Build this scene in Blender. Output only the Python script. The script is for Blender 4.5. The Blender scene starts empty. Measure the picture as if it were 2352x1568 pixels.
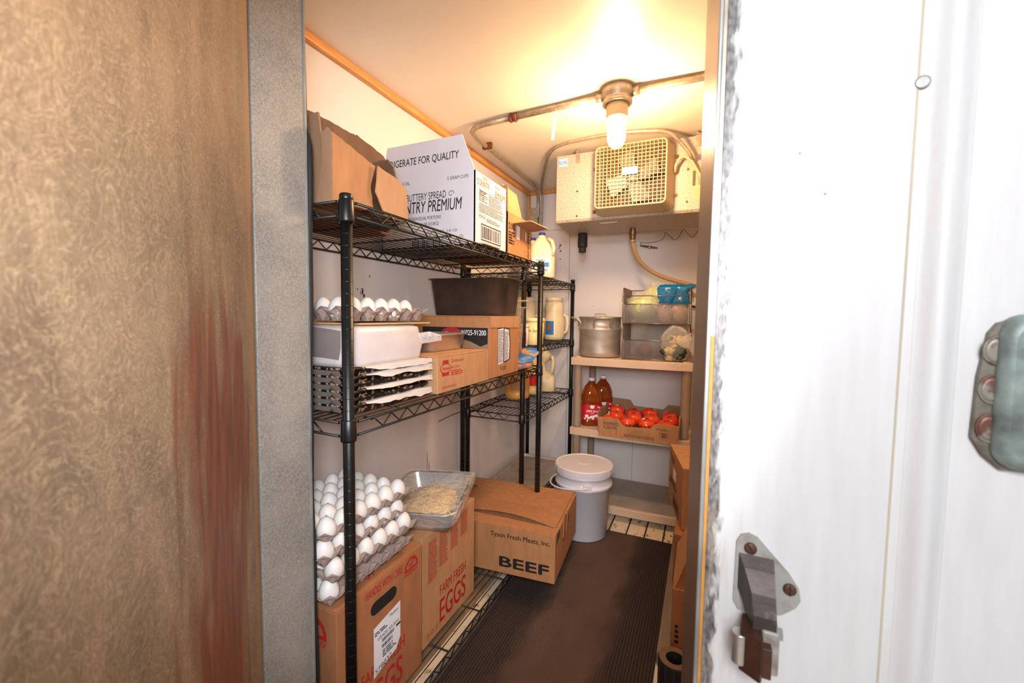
import bpy, bmesh, math, random
from mathutils import Vector, Matrix, Euler, noise
random.seed(7)
scene = bpy.context.scene
col = scene.collection
PI = math.pi

# ------------------------------------------------------------------ camera, world, lights, exposure
CAM_H = 1.15
F_PX = 971.84
yaw, pitch, roll = math.radians(24.354), math.radians(3.4807), math.radians(0.7074)
_f = Vector((-math.sin(yaw) * math.cos(pitch), math.cos(yaw) * math.cos(pitch), -math.sin(pitch)))
_r = Vector((math.cos(yaw), math.sin(yaw), 0))
_u = _r.cross(_f)
_r2 = _r * math.cos(roll) + _u * math.sin(roll)
_u2 = -_r * math.sin(roll) + _u * math.cos(roll)
cd = bpy.data.cameras.new('camera')
cd.sensor_width = 36
cd.lens = F_PX * 36 / 2352
cd.clip_start = 0.02
cd.dof.use_dof = True
cd.dof.focus_distance = 1.35
cd.dof.aperture_fstop = 5.6
cam = bpy.data.objects.new('camera', cd)
cam.matrix_world = Matrix(((_r2.x, _u2.x, -_f.x, 0), (_r2.y, _u2.y, -_f.y, 0), (_r2.z, _u2.z, -_f.z, CAM_H), (0, 0, 0, 1)))
col.objects.link(cam)
scene.camera = cam

w = bpy.data.worlds.new('world')
scene.world = w
w.use_nodes = True
w.node_tree.nodes['Background'].inputs[0].default_value = (0.80, 0.84, 0.95, 1)
w.node_tree.nodes['Background'].inputs[1].default_value = 0.30

# unseen area lights added as fill: one just behind the camera, one further back
def fill_lamp(name, loc, target, sx, sy, energy, colr):
    ld = bpy.data.lights.new(name, 'AREA')
    ld.shape = 'RECTANGLE'; ld.size = sx; ld.size_y = sy; ld.energy = energy; ld.color = colr
    lo = bpy.data.objects.new(name, ld); lo.location = loc
    lo.rotation_euler = (Vector(target) - Vector(loc)).to_track_quat('-Z', 'Y').to_euler()
    col.objects.link(lo)
fill_lamp('near_fill_light', (.10, -.50, 1.60), (-.45, 1.5, .9), .30, .25, 10.0, (.95, .96, 1.0))
fill_lamp('rear_fill_light', (.35, -2.0, 1.9), (-.40, 2.2, .8), .9, .6, 24, (.92, .95, 1.0))
# the photographer's flash, zoomed into the doorway
sd = bpy.data.lights.new('camera_flash', 'SPOT')
sd.energy = 50; sd.color = (.93, .95, 1.0); sd.shadow_soft_size = .09; sd.spot_size = math.radians(80); sd.spot_blend = .4
so_ = bpy.data.objects.new('camera_flash', sd); so_.location = (.03, -.06, 1.26)
so_.rotation_euler = (Vector((-1.12, 1.45, .95)) - Vector(so_.location)).to_track_quat('-Z', 'Y').to_euler()
col.objects.link(so_)

vs = scene.view_settings
vs.view_transform = 'Standard'; vs.look = 'None'; vs.gamma = 1.0; vs.use_curve_mapping = False
vs.exposure = 0.35
try:
    scene.cycles.use_denoising = True
    scene.cycles.sample_clamp_indirect = 6.0
    scene.cycles.max_bounces = 10
    scene.cycles.transparent_max_bounces = 24
except Exception:
    pass

# ------------------------------------------------------------------ materials
def lin(r, g, b):
    def c(x):
        x /= 255
        return x / 12.92 if x <= .04045 else ((x + .055) / 1.055) ** 2.4
    return (c(r), c(g), c(b), 1)

def nodes_of(m):
    nt = m.node_tree
    return nt, nt.nodes, nt.links, nt.nodes['Principled BSDF']

def mat(name, rgb, rough=.6, metal=0., var=0., scale=20, stretch=(1, 1, 1), bump=0., bscale=None, spec=None, rgb2=None, thr=None, coat=0., trans=0., alpha=1., sss=0., ior=None):
    """principled material, optional second colour mixed by noise (thr = (lo, hi) ramp), optional bump"""
    m = bpy.data.materials.new(name); m.use_nodes = True
    nt, N, L, B = nodes_of(m)
    c1 = lin(*rgb)
    B.inputs['Base Color'].default_value = c1
    B.inputs['Roughness'].default_value = rough
    B.inputs['Metallic'].default_value = metal
    if spec is not None: B.inputs['Specular IOR Level'].default_value = spec
    if coat: B.inputs['Coat Weight'].default_value = coat; B.inputs['Coat Roughness'].default_value = .12
    if trans: B.inputs['Transmission Weight'].default_value = trans
    if ior: B.inputs['IOR'].default_value = ior
    if alpha < 1: B.inputs['Alpha'].default_value = alpha
    if sss:
        B.inputs['Subsurface Weight'].default_value = sss
        B.inputs['Subsurface Radius'].default_value = (.02, .015, .01)
        B.inputs['Subsurface Scale'].default_value = .3
    tc = mp = None
    if var or bump or rgb2:
        tc = N.new('ShaderNodeTexCoord'); mp = N.new('ShaderNodeMapping')
        mp.inputs['Scale'].default_value = stretch
        L.new(tc.outputs['Object'], mp.inputs['Vector'])
    if var or rgb2:
        n = N.new('ShaderNodeTexNoise'); n.inputs['Scale'].default_value = scale; n.inputs['Detail'].default_value = 6
        L.new(mp.outputs[0], n.inputs['Vector'])
        r = N.new('ShaderNodeValToRGB')
        lo_, hi_ = thr if thr else (.3, .7)
        r.color_ramp.elements[0].position = lo_; r.color_ramp.elements[1].position = hi_
        if rgb2: a, b = c1, lin(*rgb2)
        else:
            a = tuple(max(0, x * (1 - var)) for x in c1[:3]) + (1,)
            b = tuple(min(1, x * (1 + var)) for x in c1[:3]) + (1,)
        r.color_ramp.elements[0].color = a; r.color_ramp.elements[1].color = b
        L.new(n.outputs['Fac'], r.inputs[0]); L.new(r.outputs[0], B.inputs['Base Color'])
    if bump:
        n2 = N.new('ShaderNodeTexNoise'); n2.inputs['Scale'].default_value = bscale or scale; n2.inputs['Detail'].default_value = 4
        L.new(mp.outputs[0], n2.inputs['Vector'])
        bp = N.new('ShaderNodeBump'); bp.inputs['Strength'].default_value = bump; bp.inputs['Distance'].default_value = .004
        L.new(n2.outputs['Fac'], bp.inputs['Height']); L.new(bp.outputs[0], B.inputs['Normal'])
    return m

def film(name, rgb, opac, rough=.15):
    """thin translucent plastic film"""
    m = bpy.data.materials.new(name); m.use_nodes = True
    nt, N, L, B = nodes_of(m)
    B.inputs['Base Color'].default_value = lin(*rgb); B.inputs['Roughness'].default_value = rough
    tr = N.new('ShaderNodeBsdfTransparent'); mx = N.new('ShaderNodeMixShader')
    lw = N.new('ShaderNodeLayerWeight'); lw.inputs['Blend'].default_value = .35
    ma = N.new('ShaderNodeMath'); ma.operation = 'MULTIPLY_ADD'; ma.inputs[1].default_value = .30; ma.inputs[2].default_value = opac; ma.use_clamp = True
    L.new(lw.outputs['Facing'], ma.inputs[0])
    tc = N.new('ShaderNodeTexCoord'); n = N.new('ShaderNodeTexNoise'); n.inputs['Scale'].default_value = 26; n.inputs['Distortion'].default_value = 1.5
    L.new(tc.outputs['Object'], n.inputs['Vector'])
    bp = N.new('ShaderNodeBump'); bp.inputs['Strength'].default_value = .9; bp.inputs['Distance'].default_value = .01
    L.new(n.outputs['Fac'], bp.inputs['Height']); L.new(bp.outputs[0], B.inputs['Normal'])
    L.new(ma.outputs[0], mx.inputs[0]); L.new(tr.outputs[0], mx.inputs[1]); L.new(B.outputs[0], mx.inputs[2])
    L.new(mx.outputs[0], N['Material Output'].inputs['Surface'])
    return m

def add_noise(N, L, vec, scale, detail=5, dist=0):
    n = N.new('ShaderNodeTexNoise'); n.inputs['Scale'].default_value = scale; n.inputs['Detail'].default_value = detail; n.inputs['Distortion'].default_value = dist
    L.new(vec, n.inputs['Vector']); return n.outputs['Fac']
def add_ramp(N, L, fac, lo_, hi_, a=(0, 0, 0, 1), b=(1, 1, 1, 1)):
    r = N.new('ShaderNodeValToRGB'); r.color_ramp.elements[0].position = lo_; r.color_ramp.elements[1].position = hi_
    r.color_ramp.elements[0].color = a; r.color_ramp.elements[1].color = b
    L.new(fac, r.inputs[0]); return r.outputs[0]
def add_map(N, L, vec, sc):
    mp = N.new('ShaderNodeMapping'); mp.inputs['Scale'].default_value = sc; L.new(vec, mp.inputs['Vector']); return mp.outputs[0]
def add_math(N, L, op, a, b=None, clamp=False):
    m = N.new('ShaderNodeMath'); m.operation = op; m.use_clamp = clamp
    for i, x in enumerate((a, b)):
        if x is None: continue
        if isinstance(x, (int, float)): m.inputs[i].default_value = x
        else: L.new(x, m.inputs[i])
    return m.outputs[0]
def add_mix(N, L, fac, a, b):
    m = N.new('ShaderNodeMix'); m.data_type = 'RGBA'
    for sock, x in ((m.inputs[0], fac), (m.inputs[6], a), (m.inputs[7], b)):
        if isinstance(x, (tuple, float, int)): sock.default_value = x
        else: L.new(x, sock)
    return m.outputs[2]
def add_range(N, L, v, a, b, c=0., d=1.):
    m = N.new('ShaderNodeMapRange'); m.interpolation_type = 'SMOOTHSTEP'
    L.new(v, m.inputs[0]); m.inputs[1].default_value = a; m.inputs[2].default_value = b; m.inputs[3].default_value = c; m.inputs[4].default_value = d
    return m.outputs[0]

M = {}
M['ceiling'] = mat('ceiling_paint', (232, 221, 205), .42, var=.05, scale=2.5)
M['wood'] = mat('orange_wood_trim', (214, 148, 80), .5, var=.22, scale=14, stretch=(8, .6, 8))
M['kraft'] = mat('kraft_cardboard', (176, 122, 78), .85, var=.12, scale=38, stretch=(1, 1, .25), bump=.08, bscale=60)
M['kraft2'] = mat('kraft_cardboard_dark', (160, 104, 66), .85, var=.12, scale=30, stretch=(1, 1, .3), bump=.1, bscale=40)
M['kraft3'] = mat('kraft_cardboard_light', (184, 136, 94), .85, var=.1, scale=40, stretch=(1, 1, .3), bump=.06, bscale=60)
M['kraft_in'] = mat('cardboard_inside', (150, 116, 88), .9, var=.12, scale=25, stretch=(1, 1, .2))
M['corr'] = mat('torn_cardboard_edge', (150, 118, 92), .95, var=.2, scale=160)
M['white_box'] = mat('white_cardboard', (214, 212, 220), .7, var=.03, scale=14, bump=.05, bscale=20)
M['black_ink'] = mat('black_ink', (26, 24, 24), .7)
M['grey_ink'] = mat('grey_ink', (92, 88, 88), .75)
M['red_ink'] = mat('red_ink', (176, 34, 36), .7)
M['gold_ink'] = mat('gold_ink', (150, 100, 30), .7)
M['label'] = mat('white_label', (228, 228, 234), .6)
M['blue_ink'] = mat('blue_ink', (44, 120, 190), .5)
M['green_ink'] = mat('green_ink', (36, 84, 50), .6)
M['epoxy'] = mat('black_epoxy', (13, 13, 14), .38, var=.5, scale=60)
M['epoxy_wire'] = mat('black_epoxy_wire', (20, 17, 15), .42)
M['pulp'] = mat('moulded_pulp', (156, 136, 126), .95, var=.12, scale=120, bump=.35, bscale=220)
M['egg'] = mat('egg_shell', (224, 220, 216), .5, sss=.08)
M['steel'] = mat('stainless', (206, 202, 198), .3, metal=.85, var=.08, scale=30, stretch=(1, 1, 6))
M['steel_worn'] = mat('worn_aluminium', (186, 176, 164), .5, metal=.7, var=.2, scale=12, stretch=(1, 1, 2), bump=.05, bscale=40)
M['steel_black'] = mat('blackened_pan', (88, 78, 70), .3, metal=.6, rgb2=(112, 92, 78), thr=(.45, .85), scale=16)
M['pan_crust'] = mat('crusted_sheet_pan', (24, 20, 18), .5, metal=.3, rgb2=(188, 150, 118), thr=(.54, .62), scale=75)
M['pan_alu'] = mat('grey_sheet_pan_side', (146, 142, 138), .5, metal=.6, rgb2=(24, 20, 19), thr=(.58, .70), scale=22)
M['paper'] = mat('parchment', (204, 196, 190), .75, var=.05, scale=12)
M['plastic_white'] = mat('white_plastic', (222, 218, 222), .32, sss=.05)
M['plastic_tan'] = mat('tan_plastic', (206, 176, 148), .5, var=.05, scale=8, bump=.04, bscale=140)
M['plastic_taupe'] = mat('taupe_plastic_leg', (150, 128, 108), .5, var=.05, scale=8)
M['shelf_top'] = mat('grey_soiled_plastic', (150, 142, 132), .6, var=.18, scale=7, rgb2=None)
M['milk'] = mat('milky_jug', (236, 222, 190), .35, sss=.2)
M['mayo'] = mat('mayo_jar', (240, 222, 182), .35, sss=.2)
M['peach'] = mat('peach_dressing', (232, 170, 96), .35, sss=.1)
M['yellow_tub'] = mat('pale_yellow_tub', (240, 216, 150), .4, sss=.1)
M['blue_cap'] = mat('blue_cap', (34, 48, 160), .4)
M['juice'] = mat('apple_juice', (160, 70, 8), .06, trans=.5, ior=1.36, coat=.6)
M['juice_label'] = mat('red_label', (200, 24, 44), .4)
M['tomato'] = mat('tomato_skin', (226, 66, 26), .2, var=.18, scale=9, coat=.3)
M['calyx'] = mat('tomato_calyx', (52, 66, 26), .7)
M['cabbage'] = mat('cabbage_leaf', (176, 190, 92), .45, rgb2=(222, 222, 150), thr=(.4, .65), scale=16, stretch=(1, 1, .4), bump=.5, bscale=22, coat=.5)
M['blue_bag'] = mat('blue_plastic_bag', (10, 104, 156), .2, var=.25, scale=12, bump=.7, bscale=30)
M['tan_veg'] = mat('tan_vegetable', (206, 160, 112), .5, var=.2, scale=30, bump=.7, bscale=45, coat=.4)
M['yellow_veg'] = mat('yellow_vegetable', (224, 186, 104), .45, var=.15, scale=30, bump=.6, bscale=45, coat=.4)
M['onion'] = mat('brown_onion', (128, 78, 66), .35, var=.2, scale=14, stretch=(4, 4, .5), coat=.3)
M['broccoli'] = mat('broccoli_green', (46, 64, 28), .7, var=.35, scale=60, bump=.9, bscale=90)
M['floret'] = mat('pale_floret', (206, 178, 120), .7, var=.25, scale=60, bump=.9, bscale=80)
M['wire'] = mat('basket_wire', (150, 128, 108), .35, metal=.8)
M['basket'] = mat('basket_mesh', (136, 122, 112), .42, metal=.5)
M['galv'] = mat('galvanised_conduit', (172, 158, 138), .45, metal=.55, var=.22, scale=40)
M['rusty'] = mat('rusty_coupling', (110, 58, 34), .7, metal=.3, var=.3, scale=60)
M['evap'] = mat('evaporator_casing', (186, 174, 160), .55, metal=.12, rgb2=(158, 142, 124), thr=(.42, .66), scale=150)
M['shroud'] = mat('cream_plastic_shroud', (190, 168, 128), .45)
M['dark'] = mat('dark_void', (20, 17, 15), .8)
M['rubber'] = mat('black_rubber', (22, 21, 21), .7, bump=.2, bscale=60)
M['hose'] = mat('tan_vinyl_hose', (190, 150, 108), .3, sss=.1)
M['brass'] = mat('brass_fitting', (120, 92, 62), .4, metal=.8, var=.2, scale=60)
M['bag_blue'] = mat('cheese_bag_print', (52, 132, 206), .22, rgb2=(232, 150, 56), thr=(.6, .63), scale=14)
M['cheese'] = mat('shredded_cheese', (222, 160, 140), .5, bump=.9, bscale=90, var=.2, scale=90)
M['noodle'] = mat('noodles', (224, 190, 128), .5, var=.18, scale=60)
M['pale_pink'] = mat('pale_pink_tub', (214, 170, 150), .5)
M['hinge'] = mat('green_grey_casting', (138, 152, 146), .5, metal=.25, rgb2=(92, 98, 94), thr=(.42, .7), scale=34, bump=.25, bscale=40)
M['hinge_dark'] = mat('bare_casting_flange', (118, 112, 100), .5, metal=.4, rgb2=(96, 84, 72), thr=(.45, .65), scale=45, bump=.2, bscale=60)
M['latch'] = mat('worn_latch_steel', (74, 64, 60), .45, metal=.5, rgb2=(140, 130, 122), thr=(.64, .8), scale=42, bump=.15, bscale=60)
M['latch_plate'] = mat('latch_plate_paint', (160, 158, 150), .5, metal=.2, rgb2=(134, 118, 104), thr=(.52, .7), scale=38, bump=.15, bscale=60)
M['latch_brown'] = mat('brown_roller_guard', (74, 44, 34), .45, metal=.3, var=.25, scale=60)
M['hole'] = mat('rusted_screw_hole', (138, 132, 120), .45, metal=.4, rgb2=(104, 70, 58), thr=(.47, .55), scale=55)
M['screw'] = mat('rusted_screw', (98, 66, 54), .5, metal=.5, var=.2, scale=90)
M['foam'] = mat('yellow_foam_edge', (184, 128, 60), .85, var=.15, scale=40)
M['film'] = film('clear_film', (255, 250, 244), .15)
M['milky_film'] = film('milky_film', (236, 226, 222), .55, .3)
M['bag_film'] = film('bag_neck_film', (240, 226, 210), .26, .25)
M['clear_tub'] = film('clear_tub', (235, 215, 190), .25, .1)
M['white_film'] = mat('white_plastic_wrap', (204, 196, 196), .28, var=.08, scale=9, bump=.6, bscale=12)
M['grey_film'] = mat('grey_pan_under_wrap', (128, 118, 114), .28, var=.15, scale=8, bump=.35, bscale=14)

def wall_material(name, base, rough, speck=True):
    m = bpy.data.materials.new(name); m.use_nodes = True
    nt, N, L, B = nodes_of(m)
    tc = N.new('ShaderNodeTexCoord').outputs['Object']
    f = add_noise(N, L, tc, 3.0, 4)
    c = add_ramp(N, L, f, .3, .75, tuple(x * .90 for x in lin(*base)[:3]) + (1,), lin(*base))
    if speck:
        v = N.new('ShaderNodeTexVoronoi'); v.inputs['Scale'].default_value = 11; L.new(tc, v.inputs['Vector'])
        near = add_range(N, L, v.outputs['Distance'], .012, .035, 1, 0)
        pick = add_ramp(N, L, add_noise(N, L, tc, 5, 2), .54, .58)
        c = add_mix(N, L, add_math(N, L, 'MULTIPLY', near, pick), c, lin(52, 44, 40))
    L.new(c, B.inputs['Base Color'])
    B.inputs['Roughness'].default_value = rough
    bp = N.new('ShaderNodeBump'); bp.inputs['Strength'].default_value = .06; bp.inputs['Distance'].default_value = .003
    L.new(add_noise(N, L, tc, 40, 3), bp.inputs['Height']); L.new(bp.outputs[0], B.inputs['Normal'])
    return m
M['wall'] = wall_material('white_wall_panel', (226, 218, 214), .42)

def door_material():
    m = bpy.data.materials.new('rusted_brown_steel'); m.use_nodes = True
    nt, N, L, B = nodes_of(m)
    tc = N.new('ShaderNodeTexCoord').outputs['Object']
    sp = N.new('ShaderNodeSeparateXYZ'); L.new(tc, sp.inputs[0])
    base = add_ramp(N, L, add_noise(N, L, add_map(N, L, tc, (6, 6, 3.4)), 2.2, 6, .8), .3, .72, lin(104, 88, 70), lin(146, 124, 98))
    swirl = add_noise(N, L, add_map(N, L, tc, (8, 8, 11)), 3.2, 6, 4.5)
    swirl2 = add_noise(N, L, add_map(N, L, tc, (16, 16, 9)), 5, 6, 5.0)
    def contour(f, m, w_): return add_range(N, L, add_math(N, L, 'ABSOLUTE', add_math(N, L, 'SUBTRACT', f, m)), 0, w_, 1, 0)
    c = add_mix(N, L, add_math(N, L, 'MULTIPLY', contour(swirl, .5, .035), .55), base, lin(186, 160, 128))
    c = add_mix(N, L, add_math(N, L, 'MULTIPLY', contour(swirl2, .56, .05), .5), c, lin(98, 80, 62))
    c = add_mix(N, L, add_math(N, L, 'MULTIPLY', contour(swirl2, .44, .03), .4), c, lin(178, 152, 122))
    # rust stain with its own shape
    r1 = add_noise(N, L, add_map(N, L, tc, (11, 11, 1.9)), 1.5, 9, .6)
    win = add_math(N, L, 'MULTIPLY', add_range(N, L, sp.outputs['X'], .03, .13), add_range(N, L, sp.outputs['X'], .30, .56, 1, 0))
    win = add_math(N, L, 'MULTIPLY', win, add_range(N, L, sp.outputs['Z'], 1.02, 1.38, 1, 0))
    s = add_math(N, L, 'ADD', add_math(N, L, 'MULTIPLY', win, .40), add_math(N, L, 'MULTIPLY', r1, .95))
    rust = add_ramp(N, L, s, .72, .85)
    rcol = add_ramp(N, L, add_noise(N, L, add_map(N, L, tc, (20, 20, 3)), 3, 6), .3, .7, lin(92, 56, 42), lin(134, 78, 52))
    c = add_mix(N, L, rust, c, rcol)
    edge = add_range(N, L, sp.outputs['X'], .035, .055, 1, 0)
    c = add_mix(N, L, edge, c, lin(150, 116, 78))
    L.new(c, B.inputs['Base Color'])
    B.inputs['Metallic'].default_value = .25
    B.inputs['Roughness'].default_value = .5
    bp = N.new('ShaderNodeBump'); bp.inputs['Strength'].default_value = .25; bp.inputs['Distance'].default_value = .002
    L.new(swirl, bp.inputs['Height']); L.new(bp.outputs[0], B.inputs['Normal'])
    return m
M['door'] = door_material()

def outer_wall_material():
    m = bpy.data.materials.new('chipped_white_paint'); m.use_nodes = True
    nt, N, L, B = nodes_of(m)
    tc = N.new('ShaderNodeTexCoord').outputs['Object']
    sp = N.new('ShaderNodeSeparateXYZ'); L.new(tc, sp.inputs[0])
    x, z = sp.outputs['X'], sp.outputs['Z']
    white = add_ramp(N, L, add_noise(N, L, add_map(N, L, tc, (30, 30, 3)), 3, 5), .3, .8, lin(200, 198, 196), lin(208, 207, 206))
    # bare grey steel along the edge of the opening
    n1 = add_noise(N, L, add_map(N, L, tc, (60, 60, 14)), 2.2, 8, .5)
    e = add_range(N, L, x, .012, .040, 1, 0)
    s = add_math(N, L, 'ADD', add_math(N, L, 'MULTIPLY', e, .62), add_math(N, L, 'MULTIPLY', n1, .8))
    bare = add_ramp(N, L, s, .76, .90)
    bcol = add_ramp(N, L, add_noise(N, L, add_map(N, L, tc, (70, 70, 30)), 4, 6), .3, .7, lin(52, 50, 54), lin(132, 126, 122))
    c = add_mix(N, L, bare, white, bcol)
    # brown smears
    n2 = add_noise(N, L, add_map(N, L, tc, (40, 40, 6)), 2.5, 6)
    e2 = add_range(N, L, x, .02, .07, 1, 0)
    z2 = add_range(N, L, z, 1.22, 1.12, 0, 1)
    s2 = add_math(N, L, 'MULTIPLY', add_math(N, L, 'MULTIPLY', add_ramp(N, L, n2, .5, .72), e2), z2)
    c = add_mix(N, L, add_math(N, L, 'MULTIPLY', s2, .55), c, lin(176, 156, 132))
    # scattered grey chips
    v = add_noise(N, L, add_map(N, L, tc, (30, 30, 18)), 1.4, 3)
    c = add_mix(N, L, add_ramp(N, L, v, .735, .745), c, lin(186, 196, 192))
    fl = N.new('ShaderNodeTexVoronoi'); fl.inputs['Scale'].default_value = 34; L.new(tc, fl.inputs['Vector'])
    near = add_range(N, L, fl.outputs['Distance'], .02, .07, 1, 0)
    pick = add_ramp(N, L, add_noise(N, L, tc, 16, 2), .60, .63)
    c = add_mix(N, L, add_math(N, L, 'MULTIPLY', near, pick), c, lin(120, 104, 92))
    L.new(c, B.inputs['Base Color'])
    B.inputs['Roughness'].default_value = .45
    bp = N.new('ShaderNodeBump'); bp.inputs['Strength'].default_value = .25; bp.inputs['Distance'].default_value = .0012
    L.new(add_math(N, L, 'ADD', n1, bare), bp.inputs['Height']); L.new(bp.outputs[0], B.inputs['Normal'])
    return m
M['outer'] = outer_wall_material()

def jamb_material():
    m = bpy.data.materials.new('galvanised_jamb'); m.use_nodes = True
    nt, N, L, B = nodes_of(m)
    tc = N.new('ShaderNodeTexCoord').outputs['Object']
    a = add_ramp(N, L, add_noise(N, L, tc, 9, 5), .3, .7, lin(124, 120, 114), lin(150, 144, 136))
    g = add_ramp(N, L, add_noise(N, L, tc, 330, 2), .40, .85)
    c = add_mix(N, L, g, a, lin(172, 168, 160))
    L.new(c, B.inputs['Base Color']); B.inputs['Metallic'].default_value = .25; B.inputs['Roughness'].default_value = .5
    bp = N.new('ShaderNodeBump'); bp.inputs['Strength'].default_value = .3; bp.inputs['Distance'].default_value = .001
    L.new(add_noise(N, L, tc, 260, 3), bp.inputs['Height']); L.new(bp.outputs[0], B.inputs['Normal'])
    return m
M['jamb'] = jamb_material()
M['jamb_steel'] = mat('satin_jamb_steel', (128, 112, 98), .4, metal=.6, var=.15, scale=8, stretch=(60, 60, 1.2))
M['lip'] = mat('bright_steel_lip', (158, 158, 155), .35, metal=.5, var=.25, scale=60, stretch=(1, 1, .2))

def mat_mat():
    m = bpy.data.materials.new('brown_ribbed_carpet'); m.use_nodes = True
    nt, N, L, B = nodes_of(m)
    tc = N.new('ShaderNodeTexCoord').outputs['Object']
    sp = N.new('ShaderNodeSeparateXYZ'); L.new(tc, sp.inputs[0])
    a = add_ramp(N, L, add_noise(N, L, add_map(N, L, tc, (2.2, 1.2, 1)), 3, 5), .3, .7, lin(76, 56, 45), lin(104, 79, 64))
    fib = add_ramp(N, L, add_noise(N, L, tc, 330, 2), .3, .7)
    c = add_mix(N, L, fib, a, lin(70, 52, 42))
    crumb = N.new('ShaderNodeTexVoronoi'); crumb.inputs['Scale'].default_value = 55; L.new(tc, crumb.inputs['Vector'])
    nr = add_range(N, L, crumb.outputs['Distance'], .03, .07, 1, 0)
    pk = add_ramp(N, L, add_noise(N, L, tc, 30, 2), .56, .60)
    c = add_mix(N, L, add_math(N, L, 'MULTIPLY', nr, pk), c, lin(176, 138, 108))
    B.inputs['Roughness'].default_value = .95
    rib = add_math(N, L, 'SINE', add_math(N, L, 'MULTIPLY', sp.outputs['X'], 2 * PI / .0105))
    ridge = add_math(N, L, 'ADD', add_math(N, L, 'MULTIPLY', rib, .5), fib)
    wear = add_range(N, L, add_math(N, L, 'ADD', add_math(N, L, 'ABSOLUTE', add_math(N, L, 'ADD', sp.outputs['X'], .41)), add_math(N, L, 'MULTIPLY', add_noise(N, L, add_map(N, L, tc, (6, 3, 1)), 3, 4), .12)), .16, .25)
    c = add_mix(N, L, add_math(N, L, 'MULTIPLY', add_math(N, L, 'MULTIPLY', add_range(N, L, rib, -.2, .5, 1, 0), wear), .62), c, lin(24, 18, 15))
    L.new(c, B.inputs['Base Color'])
    bp = N.new('ShaderNodeBump'); bp.inputs['Strength'].default_value = 1.0; bp.inputs['Distance'].default_value = .006
    L.new(add_math(N, L, 'MULTIPLY', ridge, wear), bp.inputs['Height']); L.new(bp.outputs[0], B.inputs['Normal'])
    return m
M['mat'] = mat_mat()

def floor_material():
    m = bpy.data.materials.new('painted_floor_boards'); m.use_nodes = True
    nt, N, L, B = nodes_of(m)
    tc = N.new('ShaderNodeTexCoord').outputs['Object']
    sp = N.new('ShaderNodeSeparateXYZ'); L.new(tc, sp.inputs[0])
    fr = add_math(N, L, 'FRACT', add_math(N, L, 'MULTIPLY', add_math(N, L, 'ADD', sp.outputs['X'], 3.005), 1 / .092))
    gap = add_range(N, L, add_math(N, L, 'ABSOLUTE', add_math(N, L, 'SUBTRACT', fr, .5)), .44, .47)
    n = add_noise(N, L, add_map(N, L, tc, (18, 10, 18)), 2, 7)
    c = add_mix(N, L, add_ramp(N, L, n, .58, .68), lin(226, 206, 176), lin(120, 90, 62))
    c = add_mix(N, L, gap, c, lin(40, 30, 24))
    L.new(c, B.inputs['Base Color']); B.inputs['Roughness'].default_value = .6
    return m
M['floor'] = floor_material()

def lamp_glass():
    m = bpy.data.materials.new('lit_glass_jar'); m.use_nodes = True
    nt, N, L, B = nodes_of(m)
    B.inputs['Base Color'].default_value = (1, .9, .7, 1)
    B.inputs['Emission Color'].default_value = (1.0, .64, .345, 1)
    B.inputs['Emission Strength'].default_value = 320
    return m
M['lamp'] = lamp_glass()

# ------------------------------------------------------------------ mesh builder
class Face:
    def __init__(s, o, u, v):
        s.o = Vector(o); s.u = Vector(u).normalized(); s.v = Vector(v).normalized(); s.n = s.u.cross(s.v)
    def p(s, a, b, off=0): return s.o + s.u * a + s.v * b + s.n * off

_text_cache = {}
def text_geo(st, bold):
    k = st
    if k not in _text_cache:
        c = bpy.data.curves.new('t', 'FONT'); c.body = st; c.size = 1; c.resolution_u = 3
        o = bpy.data.objects.new('t', c); col.objects.link(o)
        dg = bpy.context.evaluated_depsgraph_get()
        me = bpy.data.meshes.new_from_object(o.evaluated_get(dg))
        vs_ = [tuple(v.co) for v in me.vertices]; fs_ = [tuple(p.vertices) for p in me.polygons]
        bpy.data.objects.remove(o); bpy.data.curves.remove(c); bpy.data.meshes.remove(me)
        _text_cache[k] = (vs_, fs_)
    return _text_cache[k]

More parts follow.
